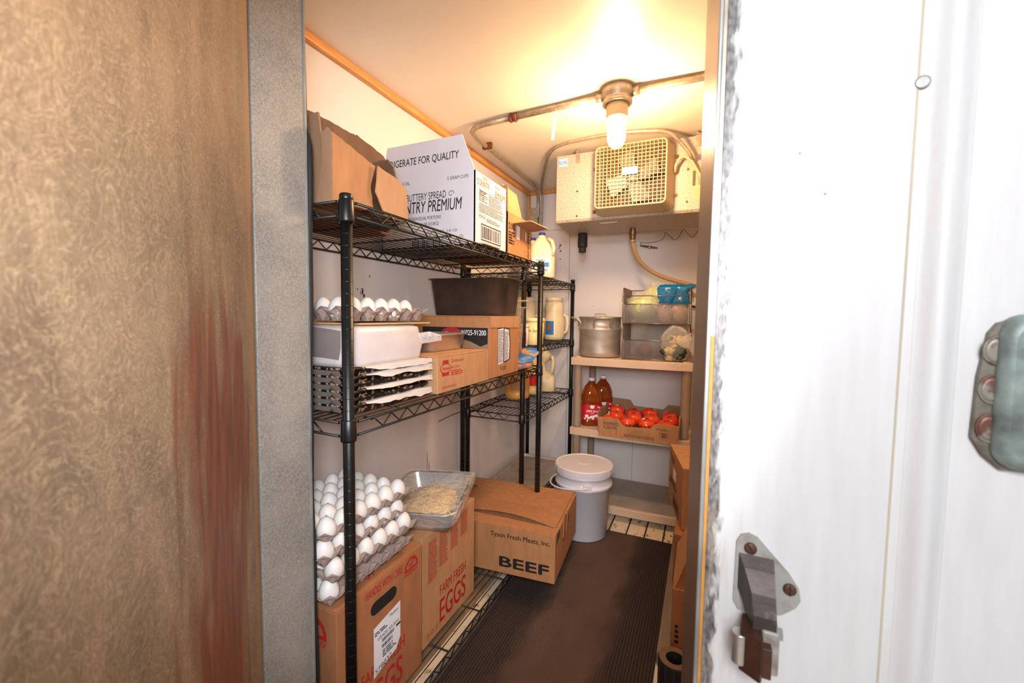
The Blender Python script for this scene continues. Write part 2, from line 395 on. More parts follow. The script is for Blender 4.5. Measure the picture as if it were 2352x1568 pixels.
class MB:
    def __init__(s): s.v = []; s.f = []; s.sm = []
    def add(s, vs_, fs_, smooth=False, mtx=None):
        b = len(s.v)
        for q in vs_:
            q = Vector(q)
            s.v.append(mtx @ q if mtx else q)
        for f in fs_: s.f.append([b + i for i in f]); s.sm.append(smooth)
        return s
    def box(s, x0, x1, y0, y1, z0, z1, mtx=None, bevel=0):
        if bevel:
            bm = bmesh.new()
            bmesh.ops.create_cube(bm, size=1)
            for v in bm.verts: v.co = Vector(((x0 + x1) / 2 + v.co.x * (x1 - x0), (y0 + y1) / 2 + v.co.y * (y1 - y0), (z0 + z1) / 2 + v.co.z * (z1 - z0)))
            bmesh.ops.bevel(bm, geom=bm.edges[:], offset=bevel, segments=2, affect='EDGES', profile=.5)
            bm.verts.index_update()
            s.add([v.co.copy() for v in bm.verts], [[v.index for v in f.verts] for f in bm.faces], False, mtx)
            bm.free(); return s
        P = [(x0, y0, z0), (x1, y0, z0), (x1, y1, z0), (x0, y1, z0), (x0, y0, z1), (x1, y0, z1), (x1, y1, z1), (x0, y1, z1)]
        return s.add(P, [(3, 2, 1, 0), (4, 5, 6, 7), (0, 1, 5, 4), (1, 2, 6, 5), (2, 3, 7, 6), (3, 0, 4, 7)], False, mtx)
    def tube(s, pts, r, n=8, caps=True, closed=False):
        pts = [Vector(p) for p in pts]; N_ = len(pts)
        rs = r if isinstance(r, (list, tuple)) else [r] * N_
        tang = []
        for i in range(N_):
            if closed: t = pts[(i + 1) % N_] - pts[i - 1]
            else: t = pts[min(i + 1, N_ - 1)] - pts[max(i - 1, 0)]
            tang.append(t.normalized() if t.length > 1e-9 else Vector((0, 0, 1)))
        ref = Vector((0, 0, 1)) if abs(tang[0].z) < .9 else Vector((1, 0, 0))
        nrm = (ref - tang[0] * ref.dot(tang[0])).normalized()
        vs_, fs_ = [], []
        for i in range(N_):
            nrm = (nrm - tang[i] * nrm.dot(tang[i]))
            nrm = nrm.normalized() if nrm.length > 1e-6 else tang[i].orthogonal().normalized()
            bi = tang[i].cross(nrm)
            for k in range(n):
                a = 2 * PI * k / n
                vs_.append(pts[i] + (nrm * math.cos(a) + bi * math.sin(a)) * rs[i])
        m_ = N_ if closed else N_ - 1
        for i in range(m_):
            j = (i + 1) % N_
            for k in range(n):
                k2 = (k + 1) % n
                fs_.append((i * n + k, i * n + k2, j * n + k2, j * n + k))
        s.add(vs_, fs_, True)
        if caps and not closed:
            b = len(s.v) - len(vs_)
            s.f.append([b + k for k in reversed(range(n))]); s.sm.append(False)
            s.f.append([b + (N_ - 1) * n + k for k in range(n)]); s.sm.append(False)
        return s
    def lathe(s, prof, n=24, mtx=None, sx=1, sy=1, sharp=False, cap0=True, cap1=True):
        vs_, fs_ = [], []
        for r, z in prof:
            for k in range(n):
                a = 2 * PI * k / n
                vs_.append((r * math.cos(a) * sx, r * math.sin(a) * sy, z))
        for i in range(len(prof) - 1):
            for k in range(n):
                k2 = (k + 1) % n
                fs_.append((i * n + k, i * n + k2, (i + 1) * n + k2, (i + 1) * n + k))
        s.add(vs_, fs_, not sharp, mtx)
        b = len(s.v) - len(vs_)
        if cap0: s.f.append([b + k for k in reversed(range(n))]); s.sm.append(False)
        if cap1: s.f.append([b + (len(prof) - 1) * n + k for k in range(n)]); s.sm.append(False)
        return s
    def loft(s, rings, cap0=True, cap1=True, smooth=False, mtx=None):
        n = len(rings[0]); vs_ = [p for r in rings for p in r]; fs_ = []
        for i in range(len(rings) - 1):
            for k in range(n):
                k2 = (k + 1) % n
                fs_.append((i * n + k, i * n + k2, (i + 1) * n + k2, (i + 1) * n + k))
        s.add(vs_, fs_, smooth, mtx)
        b = len(s.v) - len(vs_)
        if cap0: s.f.append([b + k for k in reversed(range(n))]); s.sm.append(False)
        if cap1: s.f.append([b + (len(rings) - 1) * n + k for k in range(n)]); s.sm.append(False)
        return s
    def prism(s, face, pts, t, off=0):
        """outline pts in a Face, extruded t along its normal from off"""
        n = len(pts)
        a = [face.p(x, y, off) for x, y in pts]; b = [face.p(x, y, off + t) for x, y in pts]
        return s.loft([a, b])
    def blob(s, c, rx, ry, rz, amp=.1, freq=6, seed=0, nu=20, nv=14, mtx=None):
        vs_, fs_ = [], []
        sd = Vector((seed * 7.3, seed * 3.1, seed * 1.7))
        for i in range(nv + 1):
            th = PI * i / nv
            for k in range(nu):
                ph = 2 * PI * k / nu
                d = Vector((math.sin(th) * math.cos(ph), math.sin(th) * math.sin(ph), -math.cos(th)))
                q = 1 + amp * noise.noise(d * freq * .5 + sd)
                vs_.append((c[0] + rx * d.x * q, c[1] + ry * d.y * q, c[2] + rz * d.z * q))
        for i in range(nv):
            for k in range(nu):
                k2 = (k + 1) % nu
                fs_.append((i * nu + k, i * nu + k2, (i + 1) * nu + k2, (i + 1) * nu + k))
        return s.add(vs_, fs_, True, mtx)
    # flat print in a Face
    def poly(s, face, pts, off=.0004):
        b = len(s.v); s.v += [face.p(x, y, off) for x, y in pts]
        s.f.append(list(range(b, b + len(pts)))); s.sm.append(False); return s
    def rect(s, face, a0, a1, b0, b1, off=.0004): return s.poly(face, [(a0, b0), (a1, b0), (a1, b1), (a0, b1)], off)
    def text(s, face, st, a, b, h, w=None, bold=0., off=.0004, slant=0., rot=0.):
        """capital height h, total width w, lower-left at (a, b)"""
        vs_, fs_ = text_geo(st, bold)
        if not vs_: return s
        xs = [v[0] for v in vs_]; x0, x1 = min(xs), max(xs)
        k = h / .72
        kx = k if w is None else w / max(1e-6, x1 - x0)
        ca, sa = math.cos(rot), math.sin(rot)
        sh = [(0, 0)] if not bold else [(-bold, 0), (bold, 0), (0, bold * .7), (0, -bold * .7)]
        for i_, (dx, dy) in enumerate(sh):
            base = len(s.v)
            for x, y, z in vs_:
                X = (x - x0) * kx + slant * y * k + dx * k; Y = (y + dy) * k
                s.v.append(face.p(a + X * ca - Y * sa, b + X * sa + Y * ca, off + i_ * .00002))
            for f in fs_: s.f.append([base + i for i in f]); s.sm.append(False)
        return s
    def lines(s, face, a, b, wd, ht, n, seed=0, fill=.55, off=.0004, ragged=.35):
        """n rows of fine print, each a run of short dashes"""
        rnd = random.Random(seed)
        for i in range(n):
            y = b + ht * (n - 1 - i) / n
            end = a + wd * (1 - (rnd.random() * ragged if rnd.random() < .5 else 0))
            x = a
            while x < end:
                l = min(ht / n * (1.2 + 3.5 * rnd.random()), end - x)
                s.rect(face, x, x + l, y, y + ht / n * fill, off); x += l + ht / n * .5
        return s
    def barcode(s, face, a0, a1, b0, b1, seed=1, off=.0004):
        rnd = random.Random(seed); x = a0; u = (a1 - a0) / 60
        while x < a1:
            wd = u * rnd.choice([1, 1, 2, 3]); s.rect(face, x, min(a1, x + wd), b0, b1, off); x += wd + u * rnd.choice([1, 1, 2])
        return s
    def build(s, name, m, parent=None, loc=None, rot=None, smooth_angle=None):
        me = bpy.data.meshes.new(name); me.from_pydata([tuple(v) for v in s.v], [], s.f)
        for p, sm in zip(me.polygons, s.sm): p.use_smooth = sm
        me.materials.append(m); me.update()
        o = bpy.data.objects.new(name, me); col.objects.link(o)
        if parent: o.parent = parent
        if loc: o.location = loc
        if rot: o.rotation_euler = rot
        return o

def rr(w_, h_, r, n=4):
    out = []
    for cx, cy, a0 in ((w_ / 2 - r, h_ / 2 - r, 0), (-w_ / 2 + r, h_ / 2 - r, 90), (-w_ / 2 + r, -h_ / 2 + r, 180), (w_ / 2 - r, -h_ / 2 + r, 270)):
        for i in range(n + 1):
            a = math.radians(a0 + 90 * i / n); out.append((cx + r * math.cos(a), cy + r * math.sin(a)))
    return out
def ring(w_, h_, r, z, n=4, dx=0, dy=0): return [(x + dx, y + dy, z) for x, y in rr(w_, h_, r, n)]

def tag(o, label, cat, group=None, kind=None):
    o['label'] = label; o['category'] = cat
    if group: o['group'] = group
    if kind: o['kind'] = kind
    return o
def thing(name, label, cat, loc=(0, 0, 0), rot=(0, 0, 0), group=None):
    o = bpy.data.objects.new(name, None); o.empty_display_size = .05; col.objects.link(o)
    o.location = loc; o.rotation_euler = rot
    return tag(o, label, cat, group)
def struct(o): o['kind'] = 'structure'; return o
def copy_tree(o, parent=None):
    c = o.copy(); col.objects.link(c)
    if parent is not None: c.parent = parent
    for ch in list(o.children): copy_tree(ch, c)
    return c
def faceF(sx, sy, sz): return Face((-sx / 2, -sy / 2, 0), (1, 0, 0), (0, 0, 1))      # the side towards -Y
def faceR(sx, sy, sz): return Face((sx / 2, -sy / 2, 0), (0, 1, 0), (0, 0, 1))       # the side towards +X
def faceL(sx, sy, sz): return Face((-sx / 2, sy / 2, 0), (0, -1, 0), (0, 0, 1))      # the side towards -X
def faceT(sx, sy, sz): return Face((-sx / 2, -sy / 2, sz), (1, 0, 0), (0, 1, 0))     # the top
def faceB(sx, sy, sz): return Face((-sx / 2, sy / 2, 0), (1, 0, 0), (0, -1, 0))      # the bottom

# ------------------------------------------------------------------ the room
XL, XR, YF, YB, ZC = -1.165, .62, .645, 2.825, 2.02
struct(MB().box(-2.2, 2.6, -1.6, YB + .1, -.05, 0).build('floor', M['floor']))
struct(MB().box(XL - .1, XR + .1, .53, YB + .1, ZC, ZC + .08).build('ceiling', M['ceiling']))
wl = MB().box(XL - .1, XL, .66, YB + .1, 0, ZC).build('wall_left', M['wall']); struct(wl)
wb = MB().box(XL, XR, YB, YB + .1, 0, ZC).build('wall_back', M['wall']); struct(wb)
# panel seams of the back wall
sm_ = MB()
for x in (-.855,): sm_.box(x - .0012, x + .0012, YB - .0012, YB + .001, 0, ZC)
for x0, x1, z in ((-1.165, -.855, 1.745), (-.66, .1, .335)): sm_.box(x0, x1, YB - .0012, YB + .001, z - .001, z + .001)
sm_.box(-.4, -.398, YB - .0012, YB + .001, 0, .33)
sm_.build('panel_seam', M['kraft_in'], wb)
struct(MB().box(XR, XR + .1, YF, YB + .1, 0, ZC).build('wall_right', M['wall']))
# black scuffs on the left wall
sc = MB(); fl = Face((XL, 0, 0), (0, 1, 0), (0, 0, 1))
for y, z, a, b in ((1.215, 1.232, .004, .012), (1.222, 1.218, .005, .007), (1.205, 1.228, .0015, .01), (1.19, 1.24, .003, .003), (1.18, 1.243, .002, .002), (1.212, 1.243, .008, .0015), (1.252, 1.293, .003, .004),
                   (1.213, .885, .004, .012), (1.21, .868, .003, .006), (1.216, .85, .003, .005), (1.08, .80, .002, .003), (1.62, .46, .002, .05), (1.635, .40, .002, .06), (1.50, .70, .02, .002), (.93, 1.02, .002, .002)):
    sc.poly(fl, [(y + a * math.cos(t * PI / 4), z + b * math.sin(t * PI / 4)) for t in range(8)], .0006)
sc.build('scuff_mark', M['black_ink'], wl)
# nail holes on the back wall
sc = MB(); fb = Face((0, YB, 0), (1, 0, 0), (0, 0, 1))
for x, z, a in ((-.92, 1.64, .006), (-.925, 1.632, .005), (-.93, 1.62, .004), (-.92, 1.60, .006), (-.92, 1.545, .004), (-.50, .842, .005), (-.475, .836, .004), (-.25, .826, .005), (-.222, .818, .006), (-.36, .40, .004), (-.08, 1.28, .003)):
    sc.poly(fb, [(x + a * math.cos(t * PI / 4), z + a * math.sin(t * PI / 4)) for t in range(8)], .0006)
sc.build('nail_hole', M['black_ink'], wb)

struct(MB().box(XL, XL + .024, .66, YB, ZC - .028, ZC, bevel=.005).build('trim_1', M['wood']))
struct(MB().box(XL + .024, XR, YB - .022, YB, ZC - .026, ZC, bevel=.004).build('trim_2', M['wood']))
struct(MB().box(XL, XL + .02, YB - .024, YB, 1.05, ZC - .03, bevel=.004).build('trim_3', M['wood']))

# front wall around the opening
wf = MB()
wf.box(.03, 2.6, .532, YF, 0, ZC)                       # right of the opening
wf.box(-2.2, -.80, .532, YF, 0, ZC)                     # left of the opening
wf.box(-.80, .03, .532, YF, 1.97, ZC)                   # over the opening
wfo = wf.build('wall_front', M['outer']); struct(wfo)
MB().box(.0115, .1722, .524, .532, 0, ZC, bevel=.0008).build('painted_sheet', M['outer'], wfo)
MB().box(.1718, 2.6, .5256, .532, 0, ZC, bevel=.0008).build('painted_sheet', M['outer'], wfo)
bt = []
for k in range(17):
    t = k / 16; bt.append((.180 + .036 * t, .5258 - .0085 * math.sin(PI * t) ** 2))
MB().loft([[(x, y, 0) for x, y in bt], [(x, y, ZC) for x, y in bt]], False, False, True).build('batten', M['outer'], wfo)
MB().lathe([(.006, 0), (.006, .0012), (.0045, .0016)], 16, Matrix.Translation((.176, .5248, 1.37)) @ Matrix.Rotation(PI / 2, 4, 'X')).build('screw_head', M['lip'], wfo)
MB().tube([(.1732, .5254, 0), (.1732, .5254, ZC)], .0011, 6).build('caulk_line', mat('aged_caulk', (192, 180, 156), .7, var=.2, scale=30, stretch=(1, 1, .1)), wfo)
# right jamb: satin steel reveal, bright lip and yellow foam edge
j = MB(); pr_ = [(.0035, .5275), (.03, .5275), (.03, .66), (-.0115, .66), (-.0115, .643)]
j.loft([[(x, y, 0) for x, y in reversed(pr_)], [(x, y, 1.97) for x, y in reversed(pr_)]])
struct(j.build('trim_4', M['jamb_steel']))
struct(MB().box(.0032, .0078, .5235, .5275, 0, 1.97, bevel=.0012).build('trim_5', M['lip']))
struct(MB().box(.0080, .0114, .5248, .5275, 0, 1.13).build('trim_6', M['foam']))
struct(MB().box(.0080, .0114, .5258, .5275, 1.13, 1.97).build('trim_10', M['galv']))
# left jamb: galvanised reveal with rolled lip and rubber seal
struct(MB().box(-.80, -.768, .528, .645, 0, 1.97, bevel=.0015).build('trim_7', M['jamb']))
struct(MB().box(-.772, -.7665, .640, .646, 0, 1.97, bevel=.001).build('trim_8', M['lip']))
sp_ = [(-.7735 + .0035 * math.sin(z * 5.1) + .0015 * math.sin(z * 23), .6535, z) for z in [i * .05 for i in range(0, 31)]]
sp_ += [(-.779, .6535, 1.53), (-.784, .6535, 1.58), (-.79, .6535, 1.95)]
struct(MB().tube(sp_, [.0032 + .0034 * min(1, max(0, (q[2] - .75) / .5)) for q in sp_], 8).build('trim_9', M['rubber']))

# open cooler door, its inner face towards the opening
dz = math.atan2(-.698, .716)
d = MB().box(0, .74, -.085, 0, .02, 1.95, bevel=.006)
do = d.build('door_1', M['door'], loc=(-.7665, .524, 0), rot=(0, 0, dz)); struct(do)
MB().box(-.004, .004, -.07, -.004, .02, 1.95).build('gasket', M['rubber'], do)

# carpet runner and its metal edge
m_ = MB(); nx, ny = 62, 40
for jy in range(ny + 1):
    for ix in range(nx + 1):
        x = -.722 + .616 * ix / nx; y = .40 + 1.835 * jy / ny
        m_.v.append(Vector((x, y, .006 + .0015 * noise.noise(Vector((x * 5, y * 4, 0))))))
for jy in range(ny):
    for ix in range(nx):
        a = jy * (nx + 1) + ix; m_.f.append([a, a + 1, a + nx + 2, a + nx + 1]); m_.sm.append(True)
b0 = len(m_.v)
m_.box(-.722, -.106, .40, 2.235, 0.0005, .0042)
rn = thing('carpet_runner', 'dark brown ribbed carpet runner along the cooler floor', 'carpet runner')
m_.build('carpet', M['mat'], rn)
MB().box(-.742, -.722, .40, 2.2, .0005, .012, bevel=.003).build('edge_strip', M['lip'], rn)
tag(MB().blob((-.31, 1.16, .012), .010, .007, .005, .5, 6, 3, 10, 7).build('food_crumb', M['tan_veg']), 'pale crumb lying on the brown carpet runner', 'crumb')

# loose boards under the near rack
for i, (x0, x1, mm) in enumerate(((-.995, -.90, 'floor'), (-.885, -.79, 'floor'))):
    b = MB().box(x0, x1, .70, 1.88 if i else 1.86, .001, .02, bevel=.002)
    tag(b.build('floor_board', mat('pale_board_%d' % i, (146, 116, 86), .75, var=.3, scale=10, stretch=(6, .8, 6))),
        ('pale wooden board on the floor under the wire rack, beside the runner edge', 'pale wooden board on the floor deep under the egg cartons')[1 - i], 'board')

# ------------------------------------------------------------------ wire racks
def wire_rack(label, x0, x1, y0, y1, shelves, ztop, pitch=.0262, cross=.2):
    """posts centred on the four corners, deck wires along Y"""
    root = thing('wire_rack', label, 'wire rack', ((x0 + x1) / 2, (y0 + y1) / 2, 0))
    hx, hy = (x1 - x0) / 2, (y1 - y0) / 2
    proto = None
    prof = [(.0125, .02), (.0125, ztop)]
    for sx in (-1, 1):
        for sy in (-1, 1):
            if proto is None:
                pm = MB().lathe(prof, 20); z = .05
                while z < ztop - .02:
                    pm.lathe([(.0125, z - .0007), (.01275, z - .0002), (.01275, z + .0002), (.0125, z + .0007)], 20, sharp=True, cap0=False, cap1=False); z += .0254
                p = pm.build('post', M['epoxy'], root)
                MB().lathe([(.0135, ztop - .004), (.0142, ztop + .004), (.0142, ztop + .010), (.012, ztop + .013)], 16).build('post_cap', M['epoxy'], p)
                MB().lathe([(.013, 0), (.013, .008), (.006, .010), (.006, .022)], 12).build('leveling_foot', M['epoxy'], p)
                p.location = (sx * hx, sy * hy, 0); proto = p
            else:
                c = copy_tree(proto, root); c.location = (sx * hx, sy * hy, 0)
    R_, dz_ = .0032, .030
    for si, zs in enumerate(shelves):
        mb = MB(); e = .0135
        ex, ey = hx + e, hy + e
        def side(a, b, horizontal_normal):
            a, b = Vector(a), Vector(b); L_ = (b - a).length; dr = (b - a) / L_
            mb.tube([a, b], R_, 6); mb.tube([a - Vector((0, 0, dz_)), b - Vector((0, 0, dz_))], R_, 6)
            n_ = max(4, int((L_ - .10) / .030)); s0 = .05; st_ = (L_ - .10) / n_
            zz = []
            for i in range(n_ + 1):
                q = a + dr * (s0 + st_ * i); zz.append(q - Vector((0, 0, dz_ - .002 if i % 2 else .002)))
            mb.tube(zz, .0022, 5)
        side((ex, -hy + .014, zs), (ex, hy - .014, zs), 0)
        side((-ex, -hy + .014, zs), (-ex, hy - .014, zs), 0)
        side((-hx + .014, -ey, zs), (hx - .014, -ey, zs), 0)
        side((-hx + .014, ey, zs), (hx - .014, ey, zs), 0)
        for sx in (-1, 1):
            for sy in (-1, 1):
                for dz2 in (0, dz_):
                    mb.tube([(sx * ex, sy * (hy - .014), zs - dz2), (sx * (hx + .004), sy * (hy - .012), zs - dz2)], R_, 6)
                    mb.tube([(sx * (hx - .014), sy * ey, zs - dz2), (sx * (hx - .012), sy * (hy + .004), zs - dz2)], R_, 6)
                mb.tube([(sx * (hx - .012), sy * (hy - .060), zs - .004), (sx * ex, sy * (hy - .060), zs - .004)], .003, 6)
        nw = int(2 * ex / pitch)
        for i in range(1, nw):
            x = -ex + 2 * ex * i / nw
            lim = ey if abs(x) < hx - .016 else hy - .018
            mb.tube([(x, -lim, zs + .001), (x, lim, zs + .001)], .0017, 5, caps=False)
        nc = max(2, round(2 * ey / cross))
        for i in range(1, nc):
            y = -ey + 2 * ey * i / nc
            mb.tube([(-ex, y, zs - .004), (ex, y, zs - .004)], .003, 6)
        sh = mb.build('wire_shelf', M['epoxy_wire'], root)
        for sx in (-1, 1):
            for sy in (-1, 1):
                MB().lathe([(.0165, zs - .043), (.0172, zs - .038), (.0158, zs + .004), (.0145, zs + .006)], 16,
                           Matrix.Translation((sx * hx, sy * hy, 0))).build('corner_sleeve', M['epoxy'], sh)
    return root
wire_rack('black wire rack nearest the door, stacked with boxes, pans and egg cartons', -1.125, -.705, .69, 1.875, (1.387, .912, .096), 1.392)
wire_rack('smaller black wire rack in the far corner, holding jugs and jars', -1.13, -.815, 1.935, 2.785, (1.363, .990, .650, .150), 1.385, cross=.17)

# ------------------------------------------------------------------ cartons
def carton_body(parent, sx, sy, sz, m, hole=None, seam='y', flaps=True, name='carton_body'):
    MB().box(-sx / 2, sx / 2, -sy / 2, sy / 2, 0, sz - (.004 if flaps else 0), bevel=.0025).build(name, m, parent)
    if flaps:
        g = .0015
        if seam == 'y':
            MB().box(-sx / 2, -g, -sy / 2, sy / 2, sz - .004, sz, bevel=.0012).build('top_flap', m, parent)
            MB().box(g, sx / 2, -sy / 2, sy / 2, sz - .004, sz, bevel=.0012).build('top_flap', m, parent)
        else:
            MB().box(-sx / 2, sx / 2, -sy / 2, -g, sz - .004, sz, bevel=.0012).build('top_flap', m, parent)
            MB().box(-sx / 2, sx / 2, g, sy / 2, sz - .004, sz, bevel=.0012).build('top_flap', m, parent)

def emblem(mb, fc, a, b, s):
    """half-round seal: arch band with letters, tick, base bar and small print"""
    n = 18
    arc = lambda r: [(a + r * math.cos(PI * i / n), b + r * math.sin(PI * i / n)) for i in range(n + 1)]
    o_, i_ = arc(s), arc(s * .74)
    for k in range(n):
        if k % 3 != 2 or True:
            mb.poly(fc, [i_[k], o_[k], o_[k + 1], i_[k + 1]] if False else [o_[k], o_[k + 1], i_[k + 1], i_[k]])
    mb.rect(fc, a - s, a + s, b - s * .24, b)
    mb.poly(fc, [(a - s * .42, b + s * .30), (a - s * .30, b + s * .42), (a - s * .12, b + s * .26), (a - s * .12, b + s * .06)])
    mb.poly(fc, [(a - s * .12, b + s * .06), (a + s * .06, b + s * .2), (a + s * .5, b + s * .62), (a + s * .3, b + s * .66), (a - s * .04, b + s * .36)])
    mb.lines(fc, a - s, b - s * .62, 2 * s, s * .32, 3, seed=5, ragged=.1)

def stadium(a0, a1, b0, b1, n=6):
    r = (b1 - b0) / 2; cy = (b0 + b1) / 2
    return [(a1 - r + r * math.cos(-PI / 2 + PI * i / n), cy + r * math.sin(-PI / 2 + PI * i / n)) for i in range(n + 1)] + \
           [(a0 + r + r * math.cos(PI / 2 + PI * i / n), cy + r * math.sin(PI / 2 + PI * i / n)) for i in range(n + 1)]

# near egg carton (front towards the aisle is the +X side)
sx, sy, sz = .32, .322, .372
E1 = thing('egg_carton_box', 'brown egg carton marked HANDLE WITH CARE with white label, under the stacked egg flats', 'cardboard box', (-.74 - sx / 2, .842, .098))
carton_body(E1, sx, sy, sz, M['kraft2'], seam='y')
fr_, ff_ = faceR(sx, sy, sz), faceF(sx, sy, sz)
p = MB()
p.text(fr_, 'HANDLE WITH CARE', .090, .338, .022, .142, bold=.012, rot=-.02)
p.build('red_lettering', M['red_ink'], E1); p = MB()
p.text(fr_, 'FARM FRESH', .075, .118, .036, .165, bold=.01)
p.text(fr_, 'EGGS', .080, .030, .075, .15, bold=.012)
p.build('red_lettering', M['red_ink'], E1); p = MB()
emblem(p, fr_, .272, .330, .030)
p.build('red_emblem', M['red_ink'], E1)
p = MB(); emblem(p, ff_, .245, .300, .044); p.build('red_emblem', M['red_ink'], E1)
p = MB(); p.text(faceT(sx, sy, sz), 'EGGS', .20, .12, .03, .1); p.build('red_lettering', M['red_ink'], E1)
h = MB(); h.poly(fr_, stadium(.108, .208, .283, .318), .0005); h.build('hand_hole', M['dark'], E1)
lb = MB(); lb.poly(fr_, [(.113, .112), (.195, .150), (.222, .185), (.222, .262), (.113, .256)] if False else [(.118, .115), (.205, .135), (.222, .160), (.222, .262), (.118, .248)], .0008)
lbo = lb.build('shipping_label', M['label'], E1)
t = MB()
t.text(fr_, 'Medium', .178, .2415, .0095, .036, off=.0012)
t.text(fr_, 'GRADE AA EGG', .132, .207, .0095, .084, off=.0012)
t.lines(fr_, .122, .224, .05, .012, 2, seed=3, off=.0012)
t.barcode(fr_, .148, .196, .192, .202, 4, .0012); t.barcode(fr_, .148, .190, .176, .186, 6, .0012)
t.rect(fr_, .204, .2215, .197, .203, .0012)
t.lines(fr_, .150, .150, .06, .022, 4, seed=8, off=.0012)
t.text(fr_, '578032', .124, .121, .014, .062, off=.0012, rot=.12)
t.build('label_print', M['black_ink'], lbo)

# second egg carton
sx, sy, sz = .32, .325, .363
E2 = thing('egg_carton_box', 'tan egg carton with red fine print columns and FARM FRESH EGGS, beside the beef box', 'cardboard box', (-.765 - sx / 2, 1.2025, .098))
carton_body(E2, sx, sy, sz, M['kraft3'], seam='y')
fr_, ff_ = faceR(sx, sy, sz), faceF(sx, sy, sz)
p = MB()
for i, (a, b0_, b1_) in enumerate(((.030, .20, .335), (.092, .222, .340), (.160, .245, .345), (.225, .262, .350))):
    p.lines(fr_, a, b0_, .048, b1_ - b0_, 26, seed=20 + i, fill=.5, ragged=.2)
p.build('fine_print', M['red_ink'], E2); p = MB()
p.text(fr_, 'FARM FRESH', .095, .122, .036, .165, bold=.01)
p.text(fr_, 'EGGS', .095, .030, .080, .165, bold=.012)
p.build('red_lettering', M['red_ink'], E2); p = MB()
p.text(fr_, '53-10, 20', .022, .022, .016, .060)
p.build('red_lettering', M['red_ink'], E2)
p = MB(); emblem(p, ff_, .24, .30, .044); p.build('red_emblem', M['red_ink'], E2)

# beef box, tilted over the runner
sx, sy, sz = .56, .43, .205
BF = thing('beef_box', 'low brown box marked BEEF with a torn top and corner, half on the runner', 'cardboard box', (-.525 - .28 + .012, 1.49 + .215 + .01, .102), (0, 0, math.radians(5)))
b = MB()
nx = 12
def top_z(x, y):  # lid sags a little and lifts at the slit
    return sz + .004 * math.sin(PI * (x / sx + .5)) - .006 * math.exp(-((y + .17) / .05) ** 2) * math.cos(x * 5)
b.box(-sx / 2, sx / 2, -sy / 2, sy / 2, 0, sz - .012, bevel=.003).build('carton_body', M['kraft'], BF)
t1 = MB(); g = Face((0, 0, 0), (1, 0, 0), (0, 1, 0))
def sheet(mb, x0, x1, ylo, yhi, zf, n=14, k=8, th=.005):
    top = []; 
    for j_ in range(k + 1):
        for i_ in range(n + 1):
            x = x0 + (x1 - x0) * i_ / n; ya, yb = ylo(x), yhi(x); y = ya + (yb - ya) * j_ / k
            top.append((x, y, zf(x, y)))
    nb = len(top); bot = [(x, y, z - th) for x, y, z in top]
    fs_ = []
    for j_ in range(k):
        for i_ in range(n):
            a = j_ * (n + 1) + i_
            fs_.append((a, a + 1, a + n + 2, a + n + 1)); fs_.append((nb + a + n + 1, nb + a + n + 2, nb + a + 1, nb + a))
    for i_ in range(n):
        fs_.append((nb + i_, nb + i_ + 1, i_ + 1, i_)); a = k * (n + 1) + i_; fs_.append((a, a + 1, nb + a + 1, nb + a))
    for j_ in range(k):
        a = j_ * (n + 1); fs_.append((a, a + n + 1, nb + a + n + 1, nb + a)); a += n; fs_.append((nb + a, nb + a + n + 1, a + n + 1, a))
    mb.add(top + bot, fs_, False)
slit = lambda x: -.128 - .028 * (x + .28) / .56 * 1.0
sheet(t1, -sx / 2, sx / 2 - .012, lambda x: slit(x) + .0015 + .008 * max(0, math.sin(PI * min(1, max(0, (x + .16) / .42)))), lambda x: sy / 2, lambda x, y: sz - .004 + .020 * max(0, 1 - (y - slit(x)) / .14) * max(0, math.sin(PI * min(1, max(0, (x + .16) / .42)))))
t1.build('top_flap', M['kraft'], BF)
t2 = MB(); sheet(t2, -sx / 2, sx / 2, lambda x: -sy / 2, slit, lambda x, y: sz - .008)
t2.build('top_flap', M['kraft'], BF)
tn = MB()
fr_, ff_ = faceR(sx, sy, sz), faceF(sx, sy, sz)
tn.prism(fr_, [(.13, .125), (.155, .10), (.175, .125), (.185, sz - .012), (.165, sz + .012), (.14, sz + .002)], .004, .001)
tn.prism(fr_, [(.195, .12), (.225, .11), (.235, sz - .03), (.21, sz + .004)], .003, .001)
tn.build('torn_flap', M['kraft2'], BF)
MB().poly(fr_, [(.232, .135), (.262, .14), (.262, .170), (.238, .176)], .0006).build('hand_hole', M['dark'], BF)
p = MB()
p.text(ff_, 'Tyson Fresh Meats, Inc.', .288, .150, .020, .252, bold=.014, rot=.0)
p.build('black_lettering', M['black_ink'], BF); p = MB()
p.text(ff_, 'BEEF', .330, .030, .042, .205, bold=.045)
p.build('black_lettering', M['black_ink'], BF)
p = MB(); p.text(faceT(sx, sy, sz + .002), 'Tyson', .02, .30, .03, .07, bold=.02); p.build('black_lettering', M['black_ink'], BF)
q = MB(); q.poly(fr_, [(.022, .145), (.075, .162), (.075, .190), (.030, .185)], .0006); q.build('green_mark', M['green_ink'], BF)

